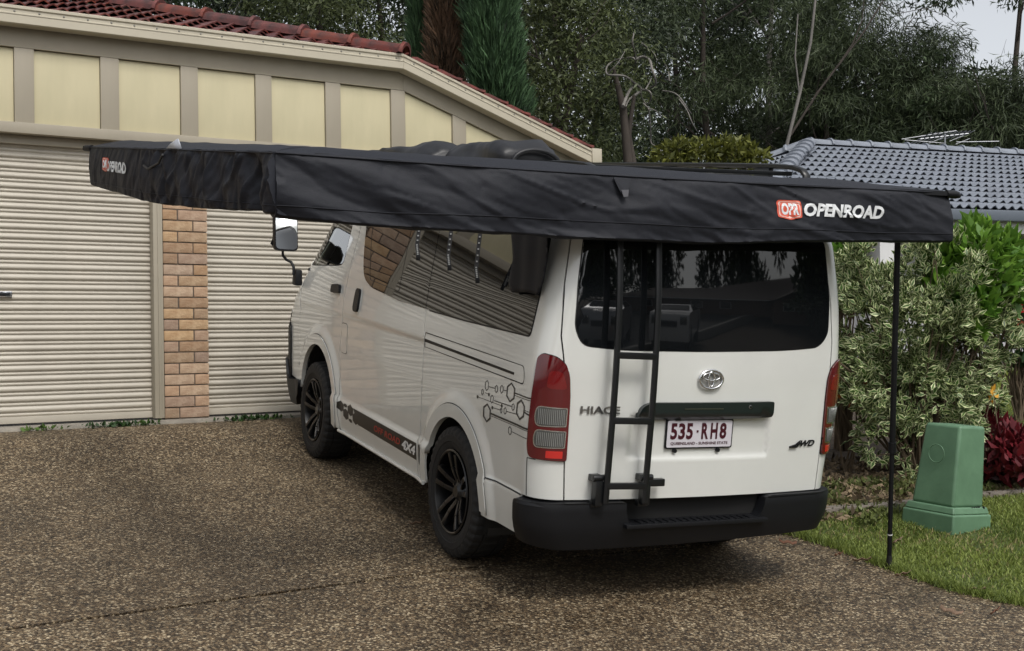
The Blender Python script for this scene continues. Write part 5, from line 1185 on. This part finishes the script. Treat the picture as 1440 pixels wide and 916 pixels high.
# edging stones half sunk between lawn and bed
EDG = mat('edging_concrete', (.22, .19, .16), .9, noise_amt=.4, nscale=9, bump=.4, bscale=40)
edl = [(1.9, 7.70), (2.5, 7.93), (3.1, 8.22), (3.9, 8.57), (5.5, 9.55), (7.5, 10.85)]
cnt = 0
for (a, b) in zip(edl[:-1], edl[1:]):
    a, b = np.array(a), np.array(b); n_ = max(1, int(np.linalg.norm(b-a)/.42)); L_ = np.linalg.norm(b-a)/n_
    for k in range(n_):
        c = a+(b-a)*(k+.5)/n_; mb = MB(); mb.box((0, 0, 0), (L_*.965, .10, .10)); o = mb.build('edging_block', EDG, None, bevel=.012)
        o.matrix_world = Matrix.Translation((c[0], c[1], float(G(*c))+.002+random.uniform(-.012, .008))) @ Matrix.Rotation(math.atan2(*(b-a)[::-1])+random.uniform(-.03, .03), 4, 'Z') @ Matrix.Rotation(random.uniform(-.04, .04), 4, 'X')
        tag(o, 'weathered concrete edging block, %s from the driveway end of the garden bed' % ('first second third fourth fifth sixth seventh eighth ninth tenth eleventh twelfth thirteenth fourteenth fifteenth sixteenth'.split()[cnt]), 'edging', 'edging blocks along the garden bed'); cnt += 1
# grass
def grass(name, poly, n, seed, hmin, hmax, m, clump=2.0, wd=.0035):
    q = scatter_poly(n, poly, seed); rs = np.random.RandomState(seed); dn = np.array([noise.noise(Vector((x*clump, y*clump, 3))) for x, y in q])
    h = (hmin+(hmax-hmin)*rs.rand(n))*(1+.55*dn); keep = rs.rand(n) < (.78+.6*dn); q, h, dn = q[keep], h[keep], dn[keep]; n = len(q)
    z = G(q[:, 0], q[:, 1])+.008; a = rs.rand(n)*2*PI; lean = h*(.25+.75*rs.rand(n)); b2 = rs.rand(n)*2*PI
    base = np.column_stack([q, z]); sd_ = np.column_stack([np.cos(a), np.sin(a), 0*a])*wd; ld = np.column_stack([np.cos(b2), np.sin(b2), 0*b2])
    mid = base+ld*(lean*.35)[:, None]+np.column_stack([0*h, 0*h, h*.6]); tip = base+ld*lean[:, None]+np.column_stack([0*h, 0*h, h*.92])
    V = np.stack([base-sd_, base+sd_, mid+sd_*.7, mid-sd_*.7, tip], 1).reshape(-1, 3); i = np.arange(n)*5
    F = np.concatenate([np.column_stack([i, i+1, i+2]), np.column_stack([i, i+2, i+3]), np.column_stack([i+3, i+2, i+4])]); r = rs.rand(n); o = link(name, fastmesh(name, V, F, [m], attr=np.concatenate([r, r, r]))); tag(o, kind='stuff'); return o
GRASS = leafmat('grass_blade', (.06, .10, .016), (.31, .37, .09), .55, 1.6, .3)
near = [p for p in EDGE if 4.9 < p[1] < 7.5]
gp = [(3.3, 4.3)]+near+[(1.9, 7.68), (2.5, 7.90), (3.1, 8.2), (3.9, 8.55), (5.2, 9.3), (5.2, 4.3)]
grass('grass', gp, 130000, 21, .012, .038, GRASS)
grass('grass', [(1.62, 7.1), (1.85, 7.66), (3.0, 8.1), (3.9, 8.5), (4.5, 8.9), (4.5, 9.3), (2.4, 8.7), (1.66, 7.9)], 9000, 22, .02, .06, leafmat('sparse_grass_blade', (.06, .07, .02), (.20, .20, .07), .6, 3, .3), 3.5)
grass('dry_grass', gp, 9000, 23, .012, .04, leafmat('straw_blade', (.20, .16, .07), (.38, .32, .16), .7, 3, .2), 1.2)
# longer edge tufts over the driveway lip
ed = [p for p in EDGE if 3.5 < p[1] < 7.5]; eq = []
for a, b in zip(ed[:-1], ed[1:]):
    for k in range(1100): t = random.random(); eq.append((a[0]+(b[0]-a[0])*t+random.gauss(.0, .022), a[1]+(b[1]-a[1])*t+random.gauss(0, .02)))
q = np.array(eq); 
def tuft(name, q, h0, m, seed, top=None):
    rs = np.random.RandomState(seed); n = len(q); h = h0*(.4+rs.rand(n)); a = rs.rand(n)*2*PI; b2 = rs.rand(n)*2*PI; base = np.column_stack([q, G(q[:, 0], q[:, 1])+.002 if top is None else np.full(n, top)]); sd_ = np.column_stack([np.cos(a), np.sin(a), 0*a])*.003; ld = np.column_stack([np.cos(b2), np.sin(b2), 0*b2]); up_ = np.column_stack([0*h, 0*h, h])
    V = np.stack([base-sd_, base+sd_, base+ld*(h*.7)[:, None]+up_], 1).reshape(-1, 3); return V, np.arange(3*n).reshape(-1, 3), rs.rand(n)
V, F, r = tuft('x', q, .04, GRASS, 4); tag(link('edge_grass', fastmesh('edge_grass', V, F, [GRASS], attr=r)), kind='stuff')
q = scatter_poly(45000, [(5.2, 4.3), (5.2, 9.3), (9.4, 12.0), (9.4, 4.3)], 33); V, F, r = tuft('x', q, .05, GRASS, 5); tag(link('grass', fastmesh('grass', V, F, [GRASS], attr=r)), kind='stuff')
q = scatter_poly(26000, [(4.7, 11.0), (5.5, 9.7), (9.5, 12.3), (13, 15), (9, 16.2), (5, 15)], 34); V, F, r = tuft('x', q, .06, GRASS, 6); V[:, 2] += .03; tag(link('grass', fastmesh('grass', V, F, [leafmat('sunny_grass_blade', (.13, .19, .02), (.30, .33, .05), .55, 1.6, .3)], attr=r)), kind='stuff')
# weeds at the garage threshold
for k, (s_, n_, wd) in enumerate(((-.95, 50, .08), (-.42, 150, .13), (.86, 30, .05), (.62, 170, .13), (-.2, 20, .05), (1.25, 30, .06))):
    c = wall(s_, -.135, .72); rs = np.random.RandomState(k); q = np.array([wall(s_+rs.normal(0, wd), -.145+rs.normal(0, .015), 0)[:2] for _ in range(n_)]); P = np.column_stack([q, np.full(n_, .725)]); V, F, r = leaf_cloud(P, rs.normal(0, .6, P.shape), .035, .5, 0, k, .2, up=.5)
    o = link('weed', fastmesh('weed', V-c, F, [DKG if k % 2 else leafmat('weed_leaf', (.05, .10, .02), (.13, .22, .05), .5)], attr=r)); o.location = c
    tag(o, ['small weed tuft under the left garage door near the picture edge', 'dense low weed patch left of the brick pillar at the threshold', 'sparse weed tuft under the right garage door close to the van', 'dense low weed patch right of the brick pillar at the threshold', 'tiny weed right beside the foot of the door jamb', 'sparse weed between the right garage door and the van wheel'][k], 'weed')
# fallen bark strips and leaves on the driveway edge and lawn
BARKS = mat('fallen_bark', (.26, .17, .11), .8, noise_amt=.4, nscale=30); LEAFB = mat('dry_leaf', (.20, .09, .05), .8, noise_amt=.4, nscale=30)
for k, (px, py, L_, a_, m_, lab) in enumerate(((1262, 768, .13, .9, BARKS, 'curved dry bark strip lying on the lawn right of the pole'), (1270, 810, .09, .3, BARKS, 'pale bark flake on the driveway edge beside the pole foot'), (1212, 790, .10, -.2, BARKS, 'bark strip on the driveway edge left of the pole'), (1338, 862, .12, 2.2, BARKS, 'long bark strip lying on the aggregate at the lower right'), (1400, 863, .09, .8, LEAFB, 'reddish brown leaf at the grass edge in the lower right corner'), (1108, 765, .10, 2.9, LEAFB, 'brown leaf cluster on the aggregate behind the van bumper'), (1370, 832, .11, -.5, BARKS, 'dry stalk lying along the grass edge at lower right'), (640, 742, .10, -.3, BARKS, 'small pale twig on the driveway left of the rear wheel'), (585, 738, .08, -.2, BARKS, 'thin twig on the driveway in front of the rear wheel'), (1180, 782, .06, .5, LEAFB, 'small brown leaf at the driveway edge right of the bumper'))):
    t_ = 6.0
    for _ in range(30): p = at(px, py, t_); t_ += (p[2]-float(G(p[0], p[1]))-.015)*2.5
    p = at(px, py, t_); mb = MB(); pr = [(-.5, .0, .008), (-.25, .05, .0), (0, .07, .012), (.25, .045, .004), (.5, 0, .02)]; L2 = L_
    mb.add([(x*L2, y*L2*.8+w_*L2*.16, z+(.012 if w_ else .0)*0+abs(w_-.5)*.012) for x, y, z in pr for w_ in (-.5, 0, .5)], [(i*3+j, i*3+j+1, i*3+j+4, i*3+j+3) for i in range(4) for j in range(2)])
    o = mb.build('fallen_leaf' if m_ is LEAFB else 'bark_strip', m_, None, smooth_=60); o.matrix_world = Matrix.Translation((p[0], p[1], float(G(p[0], p[1]))+(.03 if px > 1240 and py < 800 else .012))) @ Matrix.Rotation(a_, 4, 'Z'); sol = o.modifiers.new('s', 'SOLIDIFY'); sol.thickness = .002
    tag(o, lab, 'leaf' if m_ is LEAFB else 'bark')
# ================================================================== TREES BEYOND THE HOUSES
EUC = leafmat('eucalypt_leaf', (.015, .027, .012), (.062, .092, .038), .5, .55, .12); EUC2 = leafmat('eucalypt_grey_leaf', (.018, .028, .016), (.070, .092, .048), .5, .6, .12)
CAS = leafmat('casuarina_needle', (.015, .026, .011), (.062, .084, .034), .6, .5, .12); OLV = leafmat('olive_leaf', (.034, .046, .014), (.11, .135, .05), .5, .8, .15)
CYPG = leafmat('cypress_green', (.012, .030, .014), (.085, .16, .07), .6, 2.2, .05); CYPB = leafmat('cypress_rust', (.028, .024, .014), (.19, .11, .065), .7, 2.2, .05); YGR = leafmat('yellow_green_leaf', (.05, .062, .012), (.17, .18, .035), .5, 2, .25)
def limb(mb, p, d, L, r, depth, rs, wob=.25):
    pts = [Vector(p)]; d = Vector(d).normalized(); n = 5
    for i in range(n): d = (d+Vector((rs.uniform(-wob, wob), rs.uniform(-wob, wob), rs.uniform(-.05, .18)))).normalized(); pts.append(pts[-1]+d*L/n)
    mb.tube(pts, [r*(1-.14*i) for i in range(n+1)], 6 if r > .03 else 4)
    ends = [pts[-1]]
    if depth:
        for k in range(rs.choice((2, 3))):
            q = pts[rs.randint(2, n)]; e = (d+Vector((rs.uniform(-.9, .9), rs.uniform(-.9, .9), rs.uniform(-.1, .6)))).normalized(); ends += limb(mb, q, e, L*.62, r*.5, depth-1, rs, wob)
    return ends
def tree(px, py, d, width, top, label, leaf=EUC, bark=BARK, n=15000, size=.13, ratio=.24, seed=0, droop=.5, low=3.2, cl=46, trunk_r=.16, name='gum_tree', shell=.1, group=None, crad=(.45, .95), cat='tree'):
    b = at(px, 458, d); base = np.array([b[0], b[1], float(G(b[0], b[1]))-.1]); rs = random.Random(seed); nr = np.random.RandomState(seed)
    o = empty(name, base, label, cat, group); mb = MB(); tips = []
    trunk_r *= .55; mb.tube([(0, 0, 0), (rs.uniform(-.1, .1), 0, top*.25), (rs.uniform(-.3, .3), rs.uniform(-.2, .2), top*.5), (rs.uniform(-.4, .4), 0, top*.75)], [trunk_r*1.3, trunk_r, trunk_r*.75, trunk_r*.4], 9)
    for k in range(9):
        z = top*rs.uniform(.25, .72); a = rs.uniform(0, 2*PI); tips += limb(mb, (0, 0, z), (math.cos(a), math.sin(a), rs.uniform(.3, 1.1)), width*rs.uniform(.4, .75), trunk_r*.30, 1, rs)
    mb.build('trunk', bark, o, smooth_=60)
    C_ = []
    for k in range(cl):
        z = rs.uniform(low, top); t = (z-low)/(top-low); w_ = width*(.62+.5*math.sin(min(1, t*1.1+.12)*PI))*.62; a = rs.uniform(0, 2*PI); q = rs.random()**.5; C_.append((base[0]+w_*q*math.cos(a), base[1]+w_*q*math.sin(a)*.8, base[2]+z))
    for t_ in tips[:14]: C_.append(tuple(np.array(t_)+base))
    R_ = [rs.uniform(*crad) for _ in C_]; P, dd = cloud_points(n, C_, R_, seed, shell, .62); N = dd*.5+nr.normal(0, .5, P.shape)
    V, F, r = leaf_cloud(P, N, size, ratio, droop, seed, .15, jitter=.2, up=0); add_leaves('crown', o, V, F, r, leaf, base); return o
T = [  # px, depth, width, top, leaf, n, size, label
 (40, 27, 3.6, 10.5, EUC2, 9000, .17, 'dark gum tree above the red roof at the far left of the picture'),
 (235, 25, 3.4, 10.0, EUC, 12000, .17, 'gum tree with pale trunk showing over the top of the red hip'),
 (370, 28, 3.8, 11.5, EUC2, 15000, .16, 'grey green gum tree behind the middle of the red ridge'),
 (455, 24, 2.6, 8.6, OLV, 10000, .15, 'olive toned tree just left of the dark conifers, low over the red ridge'),
 (545, 29, 3.2, 12.5, EUC, 14000, .17, 'tall dark gum tree directly left of the thin dark conifer'),
 (790, 23, 2.7, 11.5, EUC2, 17000, .15, 'broad dark gum tree directly right of the wide green conifer'),
 (800, 20, 1.6, 6.1, OLV, 9000, .13, 'lower green tree above the right end of the cream gable'),
 (960, 32, 4.4, 13.5, EUC, 17000, .18, 'tall gum tree behind the bare twisting branches'),
 (1010, 27, 3.6, 10.8, CAS, 17000, .20, 'drooping she-oak left of the pale leaning trunks'),
 (1090, 29, 2.7, 12.6, EUC2, 15000, .17, 'gum tree with pale trunk above the grey roof apex'),
 (1180, 26, 3.0, 7.0, CAS, 18000, .20, 'drooping she-oak directly above the apex of the grey roof'),
 (1290, 27, 3.4, 6.1, CAS, 19000, .20, 'broad she-oak behind the television aerial'),
 (1400, 25, 3.2, 4.6, CAS, 17000, .20, 'she-oak at the right edge above the grey ridge'),
]
for i, (px, d, wd, top, lf, n, sz, lab) in enumerate(T):
    cas = lf is CAS
    tree(px, 0, d, wd, top+1.0, lab, leaf=lf, n=int(n*1.7), size=sz*(1.1 if cas else .8), ratio=.085 if cas else .26, droop=.9 if cas else .45, seed=40+i, low=2.6, cl=60, bark=PALEB if i in (1, 9) else BARK, name='she_oak' if cas else ('small_tree' if lf is OLV else 'gum_tree'), trunk_r=.17)
# overhanging gum at the upper right, its airy crown against the sky
tree(1440, 0, 25, 3.4, 11.6, 'airy gum tree with hanging leaves against the white sky in the upper right corner', leaf=EUC, n=9000, size=.15, seed=77, low=6.9, cl=26, droop=.7, crad=(.3, .75), trunk_r=.14)
# second row further back, fills between them
ROWP = ['out of frame left of the red roof', 'above the left part of the red roof', 'above the middle of the red roof', 'left of the three cypresses', 'behind the wide green cypress', 'behind the bare twisted tree', 'right of the bare twisted tree', 'left of the grey roof apex', 'above the grey roof apex', 'above the television aerial', 'at the right edge of the picture', 'out of frame beyond the right edge']
for i, (px, d, wd, top, n) in enumerate(((-60, 36, 5, 13, 5000), (150, 38, 5, 13, 6500), (330, 40, 5, 14, 6500), (500, 38, 5, 14, 6500), (690, 36, 5, 15, 6500), (850, 38, 5, 15, 7500), (1000, 42, 5.5, 16, 9500), (1100, 37, 3.6, 15.0, 9500), (1220, 39, 4.5, 9.3, 9500), (1340, 38, 4.5, 8.6, 9000), (1480, 40, 5, 8.0, 8000), (1620, 34, 5, 10.5, 5000))):
    tree(px, 0, d, wd, top, 'back row gum tree '+ROWP[i], leaf=EUC if i % 2 else EUC2, n=n, size=.30, ratio=.30, seed=90+i, low=1.5, cl=60, droop=.4, group='back row of bushland gum trees', crad=(.7, 1.3))
# conifers
def conifer(px0, px1, d, top, leaf, label, n, seed, z0=1.0):
    a, b = at(px0, 458, d), at(px1, 458, d); c = (a+b)/2; Rr = np.linalg.norm(b-a)/2; base = np.array([c[0], c[1], float(G(c[0], c[1]))]); o = empty('cypress_tree', base, label, 'tree')
    mb = MB(); mb.tube([(0, 0, 0), (0, 0, top*.5), (0, 0, top*.95)], [.16, .10, .02], 8); mb.build('trunk', BARK, o)
    rs = np.random.RandomState(seed); z = z0+(top-z0)*rs.rand(n); t = (z-z0)/(top-z0); prof = Rr*np.clip(1.02-t**3, .05, 1)*np.clip(.7+t*2, 0, 1); a = rs.rand(n)*2*PI
    lump = np.array([noise.noise(Vector((math.cos(x)*1.6, math.sin(x)*1.6, zz*1.0+seed))) for x, zz in zip(a, z)]); lump2 = np.array([noise.noise(Vector((math.cos(x)*4, math.sin(x)*4, zz*2.2+seed))) for x, zz in zip(a, z)])
    r = prof*(.78+.42*lump+.24*lump2)*(1-.28*rs.rand(n)**2); P = np.column_stack([base[0]+r*np.cos(a), base[1]+r*np.sin(a), base[2]+z]); N = np.column_stack([np.cos(a)*.42, np.sin(a)*.42, np.full(n, .9)])+rs.normal(0, .16, (n, 3))
    V, F, rr = leaf_cloud(P, N, .21, .085, 0, seed, -.15, jitter=.14, up=.1); add_leaves('crown', o, V, F, rr, leaf, base)
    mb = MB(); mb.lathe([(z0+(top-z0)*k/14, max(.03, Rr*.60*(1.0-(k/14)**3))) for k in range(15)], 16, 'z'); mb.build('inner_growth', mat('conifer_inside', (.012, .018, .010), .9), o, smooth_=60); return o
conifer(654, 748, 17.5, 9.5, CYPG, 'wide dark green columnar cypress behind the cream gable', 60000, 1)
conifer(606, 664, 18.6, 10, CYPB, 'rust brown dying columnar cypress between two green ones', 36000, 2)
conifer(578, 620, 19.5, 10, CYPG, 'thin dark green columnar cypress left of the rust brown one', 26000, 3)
# bare twisting tree
d_ = 19.0; tb = at(893, 458, d_); tb[2] = float(G(tb[0], tb[1])); bt = empty('bare_twisted_tree', tb, 'bare tree with pale twisting branches and looping limbs above the van roof', 'tree'); Q = lambda px, py, dd=0: tuple(at(px, py, d_+dd)-tb)
mb = MB(); mb.tube([(0, 0, 0), Q(890, 300), Q(884, 232), Q(880, 190), Q(876, 150), Q(868, 118), Q(862, 95)], [.09, .085, .08, .07, .06, .045, .03], 9); mb.tube([(.12, 0, 0), Q(900, 290), Q(890, 225), Q(884, 190), Q(888, 160), Q(892, 135)], [.06, .055, .05, .045, .035, .03], 8); mb.build('trunk', BARK, bt, smooth_=60)
BR = [([(892, 135), (902, 126), (893, 118), (880, 108), (868, 106), (854, 105), (853, 95), (860, 88), (872, 83), (888, 81), (893, 84)], .035), ([(893, 84), (905, 80), (914, 86), (917, 98), (922, 112), (921, 120), (914, 124)], .042), ([(894, 88), (892, 72), (889, 60), (892, 45)], .03), ([(902, 126), (912, 128), (916, 134), (913, 144), (908, 146), (903, 138), (901, 130)], .025), ([(905, 146), (912, 152), (922, 156), (930, 164)], .02), ([(912, 153), (914, 170), (915, 190), (916, 202), (926, 208), (934, 220)], .022), ([(903, 61), (911, 68), (920, 76), (924, 85)], .022), ([(935, 90), (940, 100), (941, 114)], .018), ([(932, 128), (945, 130), (955, 136), (965, 150), (972, 160)], .022), ([(955, 140), (966, 155), (973, 172), (980, 184)], .018), ([(853, 105), (868, 90), (880, 70)], .018), ([(908, 126), (914, 115), (916, 110)], .02), ([(876, 150), (884, 130), (893, 118)], .05), ([(880, 190), (888, 178), (894, 176)], .03), ([(896, 131), (885, 140), (880, 150)], .03)]
for k, (pp, r) in enumerate(BR):
    pts = [Vector(Q(x, y, .35*math.sin(i*1.1+k))) for i, (x, y) in enumerate(pp)]
    cr = []
    for i in range(len(pts)-1):
        p0, p1, p2, p3 = pts[max(i-1, 0)], pts[i], pts[i+1], pts[min(i+2, len(pts)-1)]
        for t in (0, .33, .66): cr.append(.5*((2*p1)+(p2-p0)*t+(2*p0-5*p1+4*p2-p3)*t*t+(3*p1-p0-3*p2+p3)*t**3))
    cr.append(pts[-1]); mb = MB(); mb.tube(cr, [r*.62*(1-.5*i/len(cr)) for i in range(len(cr))], 6); mb.build('branch', PALEB, bt, smooth_=70)
# pale leaning limbs in the upper right trees
pl = empty('leaning_gum', at(1080, 458, 23)*[1, 1, 0]+[0, 0, 1.1], 'slender gum with pale diagonal limbs above the grey roof', 'tree'); po = np.array(pl.location)
for pp, r, m_ in (([(1080, 330), (1100, 230), (1125, 130), (1140, 60), (1150, -30)], .10, PALEB), ([(1112, 190), (1150, 130), (1188, 80), (1215, 45), (1246, -5)], .06, BARK), ([(1180, 90), (1200, 60), (1212, 30), (1216, -10)], .035, BARK), ([(1124, 130), (1118, 80), (1122, 20)], .04, PALEB), ([(1260, 20), (1300, 12), (1330, 22), (1360, 45)], .018, BARK), ([(1273, 40), (1290, 18), (1320, 5)], .018, BARK)):
    mb = MB(); mb.tube([tuple(at(x, y, 23)-po) for x, y in pp], [r*.42*(1-.12*i) for i in range(len(pp))], 7); mb.build('limb', m_, pl, smooth_=60)
# yellow-green shrub above the van roof
yb_ = at(985, 458, 13.5); yb_[2] = float(G(yb_[0], yb_[1]))
plain_shrub('yellow_green_shrub', yb_, [at(x, y, 13.5) for x, y in ((985, 222), (955, 218), (1030, 222), (1048, 212), (1005, 212), (940, 232), (1060, 228), (970, 212), (1015, 204))], [.20, .18, .22, .12, .12, .22, .16, .09, .08], 2300, 61, .085, YGR, 'yellow green leafy shrub showing just above the van roof rack', .38, .3, k=3)
# ================================================================== ACROSS THE STREET (seen in the rear window)
CARP = [mat('silver_car_paint', (.42, .43, .45), .3, metal=.4, coat=1), mat('white_car_paint', (.70, .70, .70), .3, coat=1)]
def car(loc, rz, paint, label, hatch=False):
    o = empty('parked_car', loc, label, 'car', rz=rz)
    W2 = .87; prof = [(-2.15, .30), (-2.2, .55), (-2.15, .78), (-1.2, .90), (-.55, 1.36), (.75, 1.40), (1.45, .98), (2.0, .92), (2.12, .70), (2.12, .30)] if not hatch else [(-2.0, .30), (-2.05, .6), (-1.95, .82), (-1.05, .98), (-.45, 1.52), (1.35, 1.55), (1.85, 1.05), (1.95, .7), (1.95, .30)]
    mb = MB(); lev = [(-1, 1), (-.86, 1), (-.6, 1), (.6, 1), (.86, 1), (1, 1)]; rings = []
    for yy, k in ((-W2, .0), (-W2*.97, .4), (-W2*.8, 1), (W2*.8, 1), (W2*.97, .4), (W2, 0)):
        rings.append([(x*(1 if k == 1 else .985), (yy if z < .95 else yy*(1-.22*(z-.95)/.45)), z) for x, z in prof])
    mb.ring_loft(rings); mb.build('body', paint, o, smooth_=35)
    sd = [(-1.05, .94), (-.52, 1.30), (.72, 1.33), (1.25, .98)] if not hatch else [(-.95, 1.0), (-.42, 1.44), (1.25, 1.46), (1.6, 1.05)]
    for s_ in (-1, 1):
        mb = MB(); mb.add([(x, s_*(W2*(1-.22*(max(z, .95)-.95)/.45)+.004), z) for x, z in sd], [(0, 1, 2, 3)]); mb.build('side_window', TINT, o)
        mb = MB(); mb.box((-2.14, s_*.62, .68), (.12, .30, .14)); mb.build('headlight', CLEARL, o, bevel=.02)
        for x in (-1.35, 1.3): mb = MB(); mb.lathe([(-.1, .18), (-.1, .30), (.08, .30), (.1, .20), (.09, .0)], 24, 'x'); w2 = mb.build('wheel', RUBBER, o, smooth_=40); w2.matrix_local = Matrix.Translation((x, s_*.78, .30)) @ Matrix.Rotation(s_*PI/2, 4, 'Z')
    (xa, za), (xb, zb) = (prof[3], prof[4]); mb = MB(); mb.add([(xa+.06, -.72, za+.05), (xa+.06, .72, za+.05), (xb-.04, .64, zb-.03), (xb-.04, -.64, zb-.03)], [(0, 1, 2, 3)]); g = mb.build('windscreen', TINT, o); g.location = (-.02, 0, .012)
    mb = MB(); mb.box((-2.2, 0, .62), (.03, .7, .10)); mb.build('grille', BLACKP, o); return o
def Gz(x, y): return float(G(x, y))
for (x, y, rz, p, lab, h) in ((14.2, -3.6, math.radians(-25), CARP[1], 'white sedan parked across the street, mirrored in the rear window', False), (12.0, -6.0, math.radians(-35), CARP[0], 'silver hatchback parked across the street, mirrored left of the ladder', True)):
    car((x, y, Gz(x, y)), rz, p, lab, h)
fh = empty('brown_house', (24, -6, Gz(24, -6)), 'brown brick house with a gabled roof across the street, mirrored in the rear window', 'house', rz=math.radians(-117)); BW = mat('brown_brick_wall', (.16, .09, .06), .9, noise_amt=.3, nscale=14); BR_ = mat('brown_roof', (.06, .045, .04), .7, noise_amt=.3, nscale=9)
mb = MB(); mb.box((0, 3, 1.3), (18, 6, 2.6)); mb.build('wall', BW, fh)
mb = MB(); mb.add([(-9.6, -.7, 2.6), (9.6, -.7, 2.6), (9.6, 6.7, 2.6), (-9.6, 6.7, 2.6), (-6, 3, 4.5), (6, 3, 4.5)], [(0, 1, 5, 4), (2, 3, 4, 5), (3, 0, 4), (1, 2, 5), (0, 3, 2, 1)]); mb.build('roof', BR_, fh)
mb = MB(); mb.box((0, -.75, 2.55), (19.3, .12, .18)); mb.build('gutter', mat('white_fascia', (.6, .6, .6)), fh)
mb = MB(); mb.ring_loft([[(-8, y, 0), (-3.6, y, 0), (-3.6, y, 2.6), (-5.8, y, 3.9), (-8, y, 2.6)] for y in (-2.2, .2)]); mb.build('front_gable', BW, fh)
mb = MB(); mb.add([(-8.5, -2.7, 2.4), (-5.8, -2.7, 4.05), (-5.8, 3, 4.05), (-8.5, 3, 2.4), (-3.1, -2.7, 2.4), (-3.1, 3, 2.4)], [(0, 1, 2, 3), (1, 4, 5, 2)]); g = mb.build('gable_roof', BR_, fh); sol = g.modifiers.new('s', 'SOLIDIFY'); sol.thickness = .12
for x in (-6.9, -5.8, -4.7, 0, 2.2, 6): mb = MB(); mb.box((x, -2.22 if x < -3 else -.02, 1.4), (.9, .06, 1.3)); f = mb.build('window', ALU, fh); mb = MB(); mb.box((x, -2.26 if x < -3 else -.06, 1.4), (.78, .03, 1.18)); mb.build('pane', NWIN, f)
PLB = iter(['far right', 'far right behind the brown house', 'behind the brown house', 'behind the parked cars', 'beside the brown house', 'close behind the silver hatchback', 'directly behind the viewer', 'behind the viewer to the left', 'left across the street', 'far left across the street', 'near the neighbour lawn', 'end'])
def bgtree(x, y, top, wd, seed, n=14000):  # unseen trees, added to darken what the rear window mirrors
    base = np.array([x, y, Gz(x, y)]); o = empty('reflection_tree', base, 'leafy tree added outside the frame to darken the rear window reflection, '+next(PLB), 'tree', 'unseen trees added for the rear window reflection'); rs = random.Random(seed); mb = MB(); mb.tube([(0, 0, 0), (.1, 0, top*.5), (0, .1, top*.8)], [.2, .15, .06], 8); mb.build('trunk', BARK, o)
    C_ = [(x+rs.gauss(0, wd*.4), y+rs.gauss(0, wd*.4), base[2]+rs.uniform(top*.3, top)) for _ in range(44)]; P, dd = cloud_points(n, C_, [rs.uniform(.8, 1.5) for _ in C_], seed, .1); V, F, r = leaf_cloud(P, dd, .34, .45, .2, seed); add_leaves('crown', o, V, F, r, EUC, base)
for k, (x, y, t, w_) in enumerate(((38, 2, 14, 6), (36, -9, 15, 6), (31, -17, 14, 6), (24, -22, 14, 6), (33, 9, 11, 4), (17, -14, 8, 4), (18, -22, 8, 4), (8, -22, 9, 4), (-3, -22, 8, 4), (-14, -20, 9, 4), (24, 2.5, 4, 2))): bgtree(x, y, t, w_, 200+k)  # tall ones first, raised to keep mirrored sky out of the rear glass
